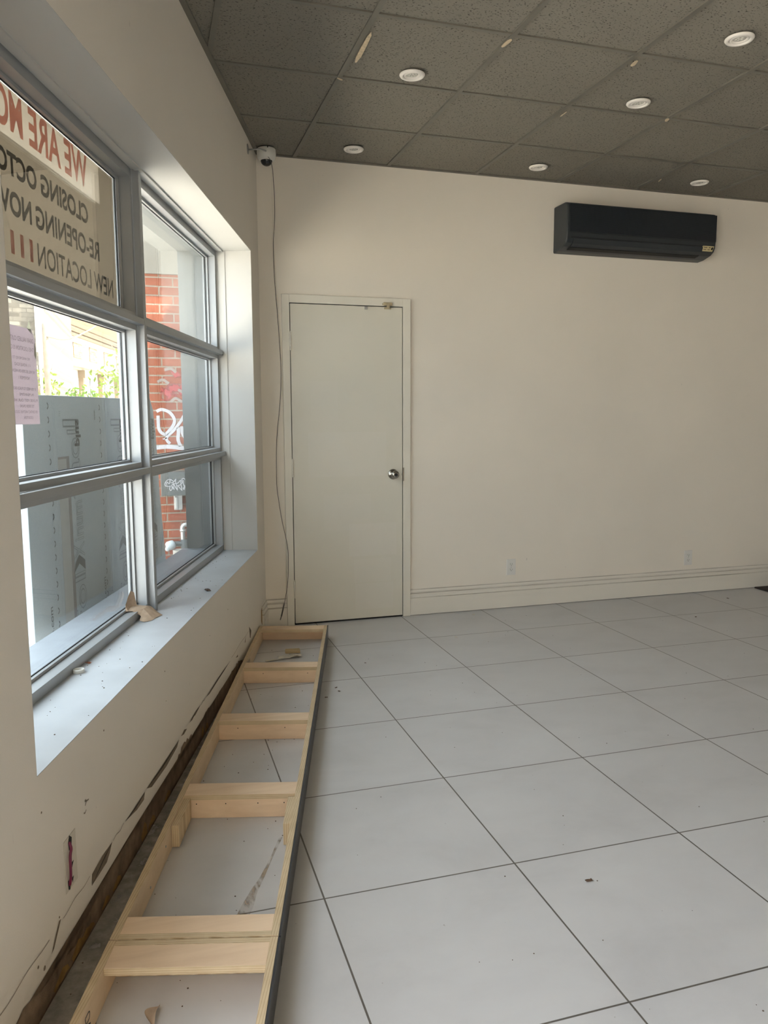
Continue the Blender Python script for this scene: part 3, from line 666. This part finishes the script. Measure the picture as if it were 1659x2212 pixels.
for i, P in enumerate(slits):
    plate(P, 'paper_tear', m_slit, n=.0012)
    # dark crack along the upper edge of each tear and a lip of lifted paper
    xs = [p[0] for p in P]; zt = sum(p[1] for p in P)/len(P); s0, s1 = min(xs), max(xs)
    if s1-s0 > .12:
        up = smoothpath([L(s0, .002, P[[p[0] for p in P].index(s0)][1]), L((s0+s1)/2, .002, zt+.003), L(s1, .002, P[[p[0] for p in P].index(s1)][1])], 8)
        bm = bmesh.new(); rr = [.0035*math.sin(PI*k/(len(up)-1))+.0004 for k in range(len(up))]
        rows = [(bm.verts.new(p+Vector((0, 0, r))), bm.verts.new(p-Vector((0, 0, r*.4)))) for p, r in zip(up, rr)]
        for A, B in zip(rows, rows[1:]): bm.faces.new((A[0], A[1], B[1], B[0]))
        finish('crack', bm, m_gap, wall_left)
t = NT('floor_dust'); mk = t.ramp(t.noise(7, 6, None, .7), [(.3, (.35,)*3), (.7, (.92,)*3)]); t.set(t.ramp(t.noise(30, 4), [(.3, (.29, .265, .225)), (.7, (.44, .41, .36))]), .95, 0, .1); t.link(mk, t.b.inputs['Alpha'])
bm = bmesh.new(); N_ = 60; A_ = []; B_ = []
for k in range(N_+1):
    s_ = .45+(4.2-.45)*k/N_; A_.append(bm.verts.new(L(s_, .001, .0007))); B_.append(bm.verts.new(L(s_, .004+.034*(s_-.285)+random.uniform(-.012, .0), .0007)))
for k in range(N_): bm.faces.new((A_[k], A_[k+1], B_[k+1], B_[k]))
finish('dust_strip', bm, t.m, bpy.data.objects['floor'])
# faint line of the removed baseboard, small marks, dirt at the wall foot
bm = bmesh.new(); 
for a, b in ((.65, 1.15), (1.72, 1.8), (2.78, 2.87), (3.05, 3.22), (3.3, 3.55)):
    P = [L(a+(b-a)*t, .0012, .156+.003*math.sin(t*9+a*5)) for t in [k/12 for k in range(13)]]
    ribbon(bm, P, .0016, NRM, .0002)
finish('score_line', bm, m_slit, wall_left)
for s, z, r in ((3.33, .105, .006), (3.36, .13, .004), (2.3, .47, .003), (2.30, .36, .002), (1.6, .4, .002), (3.05, .37, .004), (3.24, .17, .003), (3.30, .47, .003), (2.9, .5, .003), (1.2, .42, .003)):
    bm = bmesh.new(); lathe(bm, [(r, .0004), (r*.7, .0012)], L(s, .0002, z), NRM, 7); finish('scuff', bm, m_slit, wall_left)
bm = bmesh.new(); ribbon(bm, smoothpath([L(3.055, .001, .358), L(3.045, .001, .365), L(3.03, .001, .364)], 5), .003, NRM, .0003); ribbon(bm, smoothpath([L(3.066, .001, .343), L(3.058, .001, .34), L(3.05, .001, .345)], 5), .003, NRM, .0003); finish('scuff', bm, m_slit, wall_left)
plate([(.165, .18), (.205, .16), (.19, .12), (.205, .09), (.19, .07), (.17, .06)], 'glue_patch', m_torn2, n=.0012)
for P in ([(.46, .36), (.46, .26), (.452, .26), (.452, .36)], ):
    plate(P, 'torn_strip', m_trim, n=.0012)
# old outlet cut-out with a wire
hole = finish('outlet_hole', boxes(L, [((3.125, .0004, .20), (3.196, .0018, .335))]), m_scrapw, wall_left, bevel=.0006)
bm = bmesh.new(); tube(bm, smoothpath([L(3.168, .003, .322), L(3.170, .008, .306), L(3.180, .009, .290), L(3.183, .009, .24), L(3.180, .004, .215)], 6), .0035, 8); finish('wire', bm, m_wire, hole, True)
for P in ([(3.15, .325), (3.165, .338), (3.172, .32), (3.17, .30), (3.155, .298)], [(3.165, .228), (3.185, .228), (3.184, .205), (3.175, .200)], [(3.145, .262), (3.162, .262), (3.158, .248)], [(3.150, .223), (3.163, .223), (3.158, .207)]):
    plate(P, 'hole_gap', m_dark, n=.0024, parent=hole)

# ---------------------------------------------------------------- small things lying about
def crumple(name, label, cat, c, sx, sy, amp, mat, seed, rot=0, nx=10, ny=8, lift=0, f=G, group=None, fold=None):
    bm = bmesh.new(); g = []
    for i in range(nx+1):
        row = []
        for j in range(ny+1):
            u, v = i/nx-.5, j/ny-.5
            h = abs(noise.noise(Vector((u*3+seed, v*3, seed))))*amp*2+amp*.15
            if fold: h += fold(u, v)
            x, y = u*sx*(1+.15*noise.noise(Vector((v*4, seed, 1)))), v*sy*(1+.2*noise.noise(Vector((u*4, seed, 5))))
            X, Y = x*math.cos(rot)-y*math.sin(rot), x*math.sin(rot)+y*math.cos(rot)
            row.append(bm.verts.new(f(c[0]+X, c[1]+Y, c[2]+.001+h)))
        g.append(row)
    for i in range(nx):
        for j in range(ny): bm.faces.new((g[i][j], g[i+1][j], g[i+1][j+1], g[i][j+1]))
    o = finish(name, bm, mat, loc=f(*c)); sd = o.modifiers.new('s', 'SOLIDIFY'); sd.thickness = .0008; sd.offset = 1
    return tag(o, label, cat, group)
bm = bmesh.new()
def npk(rows):
    g = [[bm.verts.new(L(*p)) for p in row] for row in rows]
    for A, B in zip(g, g[1:]):
        for i in range(len(A)-1): bm.faces.new((A[i], A[i+1], B[i+1], B[i]))
ZS = Z0+.003
npk([[(1.86, -.130, ZS), (1.895, -.138, ZS+.002), (1.93, -.150, ZS+.003), (1.965, -.160, ZS)],
     [(1.845, -.155, ZS+.010), (1.88, -.158, ZS+.018), (1.92, -.165, ZS+.016), (1.955, -.175, ZS+.006)],
     [(1.835, -.185, ZS+.032), (1.87, -.188, ZS+.040), (1.905, -.193, ZS+.038), (1.94, -.198, ZS+.020)],
     [(1.845, -.225, ZS+.038), (1.875, -.228, ZS+.045), (1.91, -.230, ZS+.046), (1.945, -.226, ZS+.038)],
     [(1.865, -.252, ZS+.042), (1.885, -.257, ZS+.052), (1.925, -.257, ZS+.050), (1.96, -.252, ZS+.040)]])
npk([[(1.885, -.225, ZS+.044), (1.905, -.235, ZS+.045), (1.93, -.243, ZS+.045), (1.955, -.24, ZS+.041)],
     [(1.875, -.235, ZS+.07), (1.895, -.247, ZS+.072), (1.93, -.253, ZS+.066), (1.95, -.25, ZS+.055)],
     [(1.872, -.240, ZS+.098), (1.885, -.250, ZS+.108), (1.905, -.254, ZS+.088), (1.945, -.252, ZS+.062)],
     [(1.870, -.246, ZS+.085), (1.880, -.255, ZS+.092), (1.900, -.258, ZS+.078), (1.94, -.255, ZS+.05)]])
npk([[(1.955, -.150, ZS+.001), (1.93, -.140, ZS+.004)], [(1.975, -.172, ZS+.002), (1.95, -.168, ZS+.012)], [(1.965, -.192, ZS+.004), (1.95, -.19, ZS+.02)]])
o = finish('paper_napkin', bm, m_napkin, loc=L(1.9, -.19, Z0)); sd = o.modifiers.new('s', 'SOLIDIFY'); sd.thickness = .0008
tag(o, 'crumpled brown paper napkin on the window sill by the mullion', 'napkin')
bm = bmesh.new(); lathe(bm, [(.0165, 0), (.018, .002), (.018, .0105), (.0155, .012), (.0145, .011), (.0145, .003), (.0, .003)], L(2.585, -.190, Z0+.0025), (0, 0, 1), 32, False)
tag(finish('bottle_cap', bm, m_white_pl, smooth=True, loc=L(2.585, -.19, Z0)), 'small clear white bottle cap on the window sill against the frame', 'cap')
crumple('dried_leaf', 'dried curled brown leaf on the sill edge right of the mullion', 'leaf', (1.40, -.05, Z0+.002), .05, .02, .004, m_debris, 1.2, rot=.5, f=L)
crumple('dried_leaf', 'reddish dried leaf scrap on the sill just above the bottle cap', 'leaf', (2.49, -.196, Z0+.002), .022, .012, .003, simple('reddish_leaf', (.35, .14, .08), .8), 4.2, rot=.9, f=L, nx=5, ny=4)
# crumbs on the sill
bm = bmesh.new()
for i in range(70):
    s = random.uniform(.5, 3.2); n = -.19+.17*random.random()**1.6; r = random.uniform(.0008, .0026)
    lathe(bm, [(r, 0), (r*.8, r*.6)], L(s, n, Z0+.002), (0, 0, 1), 5)
tag(finish('sill_crumbs', bm, m_debris), 'scattered dark crumbs and grit along the window sill', 'crumbs', kind='stuff')
o = crumple('wood_offcut', 'tan wood offcut lying in the farthest bay of the plywood frame', 'offcut', (.768, 4.385, .004), .085, .055, .001, m_tanwood, 2.2, rot=-.15, nx=2, ny=2); o.modifiers['s'].thickness = .012
crumple('plaster_scrap', 'crumpled white plaster paper scrap in the farthest frame bay', 'scrap', (.735, 4.30, .002), .13, .05, .012, m_scrapw, 6.1, rot=.0)
crumple('plaster_scrap', 'flat grey strip of torn paper beside the white plaster scrap', 'scrap', (.64, 4.27, .001), .10, .02, .003, m_scrapw, 9.1, rot=.1, nx=8, ny=3)
# curled paper peel in the near bay
bm = bmesh.new(); rows = []
for k in range(16):
    t = k/15; w = .024*math.sin(PI*min(1, t*1.08+.03))**.8+.001; c = L(3.325+.075*t-.0, .262-.012*math.sin(t*4), .004+.022*t*(1-t))
    rows.append([bm.verts.new(c+NRM*w*(-.5)+Vector((0, 0, .010*math.sin(t*3)))), bm.verts.new(c), bm.verts.new(c+NRM*w*.5+Vector((0, 0, .008*(1-t))))])
for A, B in zip(rows, rows[1:]):
    for i in range(2): bm.faces.new((A[i], A[i+1], B[i+1], B[i]))
tag(finish('paper_peel', bm, m_napkin, smooth=True, loc=L(3.36, .25, 0)), 'curled pale paper peel on the floor inside the nearer frame', 'paper')
debris = [((1.205, 1.888), .022, 'dark pointed flake on a floor tile at the right foreground'), ((2.130, 4.877), .028, 'pale chip on the floor close to the baseboard by the door'),
          ((1.801, 4.392), .026, 'grey brown chip on the floor tiles right of the door'), ((1.122, 4.067), .010, 'tiny dark speck between door and first floor joint'),
          ((.873, 3.729), .014, 'upper dark bit of three beside the black fascia'), ((.876, 3.672), .016, 'middle dark bit of three beside the black fascia'), ((.795, 3.609), .014, 'lower brown bit of three beside the black fascia'),
          ((3.554, 4.355), .018, 'small dark bit on the floor below the right outlet'), ((4.15, 4.74), .02, 'dark leaf bit near the baseboard at far right')]
for i, ((x, y), r, l) in enumerate(debris):
    crumple('floor_debris', l, 'debris', (x, y, 0), r, r*.55, .002, m_scrapw if i in (1, 2) else m_debris, i+.5, rot=i, nx=4, ny=3)
bm = bmesh.new()
for i in range(160):
    x, y = random.uniform(.5, 4.5), random.uniform(1.3, 4.9); r = random.uniform(.0008, .0024)
    n_ = (G(x, y, 0)-corner).dot(NRM)
    if n_ < .6: continue
    lathe(bm, [(r, 0), (r*.8, r*.5)], (x, y, .0002), (0, 0, 1), 5)
for i in range(90):
    s, n_ = random.uniform(.5, 3.6), random.uniform(.02, .5)
    r = random.uniform(.0008, .003); lathe(bm, [(r, 0), (r*.8, r*.5)], L(s, n_, .0002), (0, 0, 1), 5)
tag(finish('floor_grit', bm, m_debris), 'fine dark grit scattered over the floor tiles', 'grit', kind='stuff')
# glue stain on the floor inside the frame
bm = bmesh.new(); P = []
ctr = [(3.01, .392, .018), (2.95, .399, .016), (2.88, .408, .011), (2.80, .420, .008), (2.70, .432, .006), (2.58, .443, .006)]
for s, n_, w in ctr: P.append(L(s, n_+w+random.uniform(-.003, .003), .0006))
for s, n_, w in ctr[::-1]: P.append(L(s+random.uniform(-.01, .01), n_-w+random.uniform(-.004, .004), .0006))
f_ = bm.faces.new([bm.verts.new(p) for p in P]); bmesh.ops.triangulate(bm, faces=[f_])
t = NT('brown_glue_stain'); mk = t.ramp(t.noise(26, 5, t.mapping((1.6, .7, 1), .3)), [(.42, (.12,)*3), (.66, (.75,)*3)]); t.set((.40, .31, .22), .7); t.link(mk, t.b.inputs['Alpha']); m_stain = t.m
fl_ = bpy.data.objects['floor']; finish('glue_stain', bm, m_stain, fl_)
bm = boxes(G, [((4.60, 4.42, .0005), (5.5, YB-.03, .012))]); tag(finish('floor_mat', bm, m_mat, bevel=.003, loc=(5, 4.7, 0)), 'dark brown floor mat at the right edge against the back wall', 'mat')

# ---------------------------------------------------------------- outside: ground, sheathing board
bm = boxes(G, [((-60, -20, -.3), (30, 90, -.12))]); tag(finish('sidewalk', bm, m_side), kind='structure')
bm = bmesh.new()
for k in range(12): box(bm, L, (-14+k*1.5, -4.2, -.1205), (-13.985+k*1.5, NO, -.119))
box(bm, L, (-20, -2.0, -.1205), (6, -1.985, -.119))
tag(finish('trim_1', bm, m_gpaint), kind='structure')
NB = -.60
bd = thing('sheathing_board', 'grey insulation sheathing board with black print standing outside the window', 'board', L(1.1, NB, -.12))
P = [(1.995, -.118), (.05, -.118), (.235, .9), (.275, 1.30), (.31, 1.42), (.36, 1.478), (1.99, 1.462)]
bm = bmesh.new(); prism(bm, [L(s, NB, z) for s, z in P], -NRM*.03); finish('panel', bm, m_board, bd, bevel=.002)
finish('tape_strip', boxes(L, [((1.605, NB+.0003, -.1), (1.695, NB+.001, 1.195))]), simple('grey_tape', (.36, .365, .36), .5), bd)
finish('tape_strip', boxes(L, [((1.575, NB+.0003, -.1), (1.605, NB+.0012, 1.205)), ((1.605, NB+.0003, 1.195), (1.69, NB+.0012, 1.205))]), simple('brown_grey_tape', (.20, .19, .19), .5), bd)
m_chev = simple('dark_grey_print', (.07, .08, .09), .6)
# printed text: rotated, reading upwards; x of text runs up, y of text runs toward -s... (left of the view is +s)
def up(c): return lambda x, y, d: L(c-y, NB+.0012, x)       # rotated print: baseline at s=c, letters rise towards -s?
def upb(c): return lambda x, y, d: L(c+y, NB+.0012, x)
def upb2(c): return lambda x, y, d: L(c-y, NB+.0012, x)
bm = bmesh.new()
for c in (1.485, .905, .345):
    place_text(bm, 'plus', upb2(c), 1.245, 1.365, -.022, .052, bold=.04)
    finish('print', bm, m_print, bd)['label'] = 'bold black word plus printed sideways'; bm = bmesh.new()
bm = bmesh.new()
for c in (1.455, .87, .32):
    for tx, x0, x1, hh in (('fol', .44, .66, .13), ('l', .66, .675, .12), ('X', .74, .81, .12), ('inum', .82, 1.0, .10), ('ta', 1.01, 1.19, .12), ('ol', 1.19, 1.32, .13), ('l', 1.33, 1.366, .17)):
        place_text(bm, tx, upb(c), x0, x1, 0, hh, outline=.012)
    place_text(bm, 'TM', upb(c+.19), 1.375, 1.40, 0, .015)
    finish('print', bm, m_print_l, bd)['label'] = 'large outlined lettering printed sideways'; bm = bmesh.new()
bm.free()
bm = bmesh.new()
for c in (1.455, .87, .32):
    f_ = bm.faces.new([bm.verts.new(L(c+y, NB+.0016, z)) for y, z in ((.067, .757), (.0, .722), (.0, .677), (.067, .716), (.133, .680), (.110, .725))])
    bmesh.ops.triangulate(bm, faces=[f_]); finish('chevron', bm, m_chev, bd); bm = bmesh.new()
bm = bmesh.new()
for c in (1.765, 1.187, .63):
    for k in range(26):
        z = -.03+k*.0575
        if z > 1.42: continue
        ribbon(bm, [L(c+.006, NB, z), L(c-.004, NB, z+.008), L(c-.004, NB, z+.018), L(c+.005, NB, z+.026)], .006, NRM, .0012)
finish('dash_mark', bm, m_print, bd)
bm = bmesh.new()
for c in (1.82, 1.205, .65):
    place_text(bm, 'ciale.com', upb(c), .40, .59, 0, .03); finish('print', bm, m_print, bd)['label'] = 'small web address print'; bm = bmesh.new()
place_text(bm, 'www.', upb(1.245), 1.36, 1.41, 0, .015)
finish('print', bm, m_print, bd)['label'] = 'small web address print'

# ---------------------------------------------------------------- outside: brick pier
YP = 6.70
pier = thing('brick_pier', 'red brick building corner with graffiti seen through right hand panes', 'building', (.6, YP, -.12))
finish('brickwork', boxes(G, [((-.085, YP, -.12), (1.15, YP+.9, 2.52))]), m_brick, pier)
finish('concrete_band', boxes(G, [((-.10, YP-.02, 2.52), (1.15, YP+.9, 4.6))]), m_conc, pier)
bm = bmesh.new()
YG = YP-.001; NF = Vector((0, -1, 0))
def gs(P, w): ribbon(bm, smoothpath([G(x, YG, z) for x, z in P], 6), w, NF, .002)
gs([(.083, 1.422), (.124, 1.438), (.183, 1.417), (.221, 1.364), (.215, 1.314), (.16, 1.244), (.136, 1.236), (.098, 1.278), (.094, 1.389)], .026)
gs([(.31, 1.40), (.298, 1.384), (.268, 1.334), (.217, 1.269), (.165, 1.221), (.155, 1.19), (.181, 1.157)], .024)
gs([(.14, 1.205), (.143, 1.195)], .035)
gs([(.06, 1.125), (.1, 1.129), (.172, 1.132), (.293, 1.118), (.34, 1.12)], .034)
gs([(.25, 1.29), (.252, 1.25), (.247, 1.189), (.265, 1.135)], .028); gs([(.28, 1.30), (.285, 1.24), (.32, 1.18)], .026)
gs([(.17, 1.06), (.22, 1.07), (.3, 1.06)], .02)
finish('white_graffiti', bm, m_wpaint, pier)
bm = bmesh.new()
P = [(.126, 1.516), (.118, 1.58), (.135, 1.64), (.141, 1.695), (.18, 1.72), (.205, 1.76), (.26, 1.75), (.297, 1.705), (.31, 1.64), (.29, 1.60), (.30, 1.55), (.25, 1.52), (.22, 1.56), (.17, 1.503)]
f_ = bm.faces.new([bm.verts.new(G(x, YG-.001, z)) for x, z in P]); bmesh.ops.triangulate(bm, faces=[f_])
t = NT('faded_red_spray'); mk = t.ramp(t.noise(14, 4), [(.45, (0, 0, 0)), (.6, (1, 1, 1))]); t.set((.33, .045, .05), .7); t.link(mk, t.b.inputs['Alpha']); m_fr = t.m
finish('red_graffiti', bm, m_fr, pier)
bm = bmesh.new()
for P in ([(.10, 1.66), (.14, 1.68), (.19, 1.65)], [(.16, 1.76), (.21, 1.77), (.25, 1.74)], [(.2, 1.50), (.24, 1.53), (.29, 1.50)], [(.26, 1.60), (.30, 1.58)]): gs(P, .022)
finish('grey_graffiti', bm, simple('thin_grey_spray', (.26, .22, .2), .7), pier)
eb = thing('electrical_box', 'dark grey metal box with white scrawled tag on the brick corner', 'electrical box', (.22, YP, .73))
finish('enclosure', boxes(G, [((.095, YP-.13, .735), (.42, YP-.001, .93))]), m_gpaint, eb, bevel=.004)
tagp = [[(.193, .846), (.177, .859), (.156, .862), (.135, .847), (.126, .829), (.127, .814), (.136, .806), (.168, .807), (.185, .818), (.194, .831)], [(.168, .858), (.165, .835), (.156, .826), (.146, .841), (.138, .828), (.139, .812)],
        [(.176, .834), (.193, .838), (.215, .864), (.211, .841), (.219, .811), (.226, .764)], [(.226, .764), (.204, .808), (.194, .823), (.199, .772)], [(.199, .772), (.184, .801), (.173, .809), (.162, .79), (.168, .77), (.182, .782), (.18, .803)],
        [(.197, .825), (.23, .83), (.251, .853), (.254, .825), (.262, .765)], [(.262, .765), (.226, .811)], [(.22, .809), (.248, .814), (.265, .831), (.262, .855), (.271, .868), (.286, .862), (.306, .824)],
        [(.273, .855), (.274, .825), (.282, .798), (.277, .772), (.272, .793)], [(.286, .813), (.289, .787), (.29, .768)], [(.286, .813), (.298, .805), (.308, .769)], [(.143, .793), (.145, .791)], [(.150, .755), (.153, .754)]]
bm = bmesh.new()
for P in tagp: ribbon(bm, smoothpath([G(x*.98+.003, YP-.1305, z*.985+.021) for x, z in P], 5), .0055, NF, .001)
finish('white_scrawl', bm, m_wpaint, eb)
bm = bmesh.new(); box(bm, G, (.195, YP-.07, .61), (.262, YP-.002, .734)); box(bm, G, (.205, YP-.085, .62), (.225, YP-.07, .72)); finish('conduit', bm, m_steel, eb, bevel=.003)
pv = thing('gas_regulator', 'pale grey pipe fitting and valve low on the brick corner', 'pipe fitting', (.2, YP, .1))
bm = bmesh.new(); tube(bm, smoothpath([G(.33, YP-.06, .47), G(.28, YP-.06, .485), G(.255, YP-.06, .46), G(.257, YP-.06, .40), G(.258, YP-.06, .12)], 6), .020, 14); tube(bm, [G(.258, YP-.06, .445), G(.258, YP-.06, .425)], .027, 14); finish('pipe', bm, m_steel, pv, True)
bm = bmesh.new(); tube(bm, [G(.40, YP-.06, .325), G(.12, YP-.06, .325)], .022, 14); tube(bm, [G(.27, YP-.06, .36), G(.27, YP-.06, .22)], .035, 14); finish('manifold', bm, m_gpaint, pv, True)
bm = bmesh.new(); lathe(bm, [(.012, 0), (.034, .01), (.038, .03), (.038, .06), (.028, .075)], G(.19, YP-.10, .335), (-1, -.2, -.35), 24); lathe(bm, [(.018, 0), (.02, .02), (.012, .028)], G(.128, YP-.12, .30), (0, -1, -.2), 18); finish('valve', bm, simple('pale_blue_grey_enamel', (.45, .50, .52), .5), pv, True)
bm = bmesh.new(); lathe(bm, [(.036, 0), (.0465, .42), (.048, .425), (.0445, .424), (.034, .02), (.0, .02)], G(.212, YP-.24, -.12), (0, 0, 1), 32, False)
tag(finish('pipe_end', bm, m_creamw, smooth=True, loc=(.212, YP-.24, -.12)), 'white open topped plastic tube standing before the brick corner', 'tube')

# ---------------------------------------------------------------- outside: grey brick building, pole, cream facade, trees
gb = thing('brick_building', 'grey textured brick building at far left beyond the window', 'building', (-6, 20, -.12))
finish('brickwork', boxes(G, [((-14, 20, -.12), (-2.33, 29, 9))]), m_gbrick, gb)
finish('corner_trim', boxes(G, [((-2.38, 19.93, 2.9), (-2.20, 20.1, 9))]), m_creamw, gb)
pd = thing('utility_pole', 'weathered wooden utility pole before the cream building', 'pole', (-1.79, 16.5, -.12))
bm = bmesh.new(); tube(bm, [G(-1.80, 16.5, -.12), G(-1.80, 16.5, 3.15), G(-1.80, 16.5, 3.22)], .06, 16, [.065, .052, .03]); finish('post', bm, m_pole, pd, True)
bm = bmesh.new(); tube(bm, [G(-1.90, 16.4, -.12), G(-1.90, 16.4, 2.9)], .024, 12); finish('white_conduit', bm, m_white_pl, pd, True)
bm = bmesh.new(); tube(bm, smoothpath([G(-1.76, 16.45, 2.93), G(-1.45, 16.9, 2.93), G(-1.05, 17.6, 3.2), G(-.55, 19, 3.75), G(0.4, 21, 4.3)], 8), .014, 6)
tube(bm, smoothpath([G(-1.72, 16.45, 2.3), G(-1.6, 16.6, 2.6), G(-1.4, 16.9, 2.88), G(-1.1, 17.4, 3.15)], 8), .01, 6); finish('service_wire', bm, m_pole, pd, True)
P0 = Vector((-3.206, 30.968, 0)); th = math.radians(10.95); DF = Vector((math.sin(th), math.cos(th), 0)); NFc = Vector((math.cos(th), -math.sin(th), 0))
def Fc(a, d, z): return P0+DF*a+NFc*d+Vector((0, 0, z))
cb = thing('cream_building', 'sunlit cream stone building with brick panels and cornice across the street', 'building', Fc(6, 0, -.12))
finish('wall', boxes(Fc, [((0, -6, -.12), (26, 0, 8.4))]), m_creamw, cb)
bm = bmesh.new(); prism(bm, [Fc(-.3, d, z) for d, z in ((0, 5.0), (.12, 5.02), (.2, 5.15), (.5, 5.3), (.55, 5.45), (0, 5.5))], DF*26.5); box(bm, Fc, (-.2, 0, 4.62), (26, .10, 4.74)); box(bm, Fc, (-.2, 0, 4.78), (26, .16, 4.86)); finish('cornice', bm, m_cream_d, cb)
finish('frieze', boxes(Fc, [((-.05, .002, 4.87), (26, .05, 5.0))]), m_cream, cb)
bm = bmesh.new(); box(bm, Fc, (-.2, 0, 3.40), (26, .25, 3.52)); box(bm, Fc, (-.2, 0, 3.30), (26, .15, 3.4)); finish('string_course', bm, m_cream, cb)
for i, a in enumerate([1.03, 2.76, 5.14, 7.61, 10.0, 12.4]):
    w = 1.4 if i == 0 else 1.28; finish('brick_panel', boxes(Fc, [((a, .0, 3.78), (a+w, .03, 4.38))]), m_obrick, cb)
for a in (4.35, 6.8, 9.25, 11.6):
    o = finish('window', boxes(Fc, [((a, .0, 3.56), (a+.48, .02, 4.45))]), simple('shaded_glass', (.22, .22, .25), .2), cb)
    finish('mullion', boxes(Fc, [((a+.2, .02, 3.56), (a+.25, .04, 4.45)), ((a, .02, 3.98), (a+.48, .04, 4.02))]), m_creamw, o)
for a in (.55, 3.35, 6.4, 9.4): 
    bm = boxes(Fc, [((a, 0, -.1), (a+.22, .18, 3.0)), ((a-.06, 0, 3.0), (a+.30, .28, 3.3))]); finish('pilaster', bm, m_cream_d, cb)
for a in (5.0, 7.5): finish('doorway', boxes(Fc, [((a, 0, .3), (a+.35, .03, 2.95))]), m_gpaint, cb)
for a in (6.5, 9.3, 11.8, 14): finish('upper_window', boxes(Fc, [((a, 0, 5.75), (a+1.0, .03, 7.4))]), simple('pale_glass', (.45, .42, .38), .2), cb)
def tree(name, label, c, h, r, n, mat, leaf, seed):
    rnd = random.Random(seed); o = thing(name, label, 'tree', c)
    bm = bmesh.new(); cen = Vector(c)+Vector((0, 0, h-r*.8))
    tube(bm, [Vector(c), Vector(c)+Vector((.05, 0, h*.5)), cen], .05, 8, [.07, .05, .03])
    for k in range(14):
        a = rnd.uniform(0, 2*PI); e_ = rnd.uniform(-.2, 1.2); d = Vector((math.cos(a)*math.cos(e_), math.sin(a)*math.cos(e_), math.sin(e_)))
        tube(bm, smoothpath([cen-Vector((0, 0, r*.5)), cen+d*r*.4, cen+d*r*rnd.uniform(.7, 1)+Vector((0, 0, .1))], 4), .01, 5)
    finish('trunk', bm, m_bark, o)
    bm = bmesh.new()
    for k in range(n):
        d = Vector((rnd.gauss(0, 1), rnd.gauss(0, 1), rnd.gauss(0, 1))).normalized()*r*rnd.random()**.45
        d.z *= .8; p = cen+d; s = leaf*rnd.uniform(.6, 1.3)
        u = Vector((rnd.gauss(0, 1), rnd.gauss(0, 1), rnd.gauss(0, 1))).normalized(); v = u.orthogonal().normalized(); w = u.cross(v)*.5
        bm.faces.new([bm.verts.new(q) for q in (p-u*s, p+w*s, p+u*s, p-w*s)])
    finish('foliage', bm, mat, o)
tree('street_tree', 'sparse yellow green tree in front of the cream building', (-.15, 19.5, -.12), 3.2, 1.25, 520, m_leaf, .075, 4)
tree('bush', 'small dark green bush at the foot of the utility pole', (-1.30, 17.6, -.12), 2.15, .42, 260, m_leaf2, .06, 9)
tree('bush', 'bright green bush between grey brick building and pole', (-2.25, 18.9, -.12), 2.6, .5, 240, m_leaf, .06, 12)
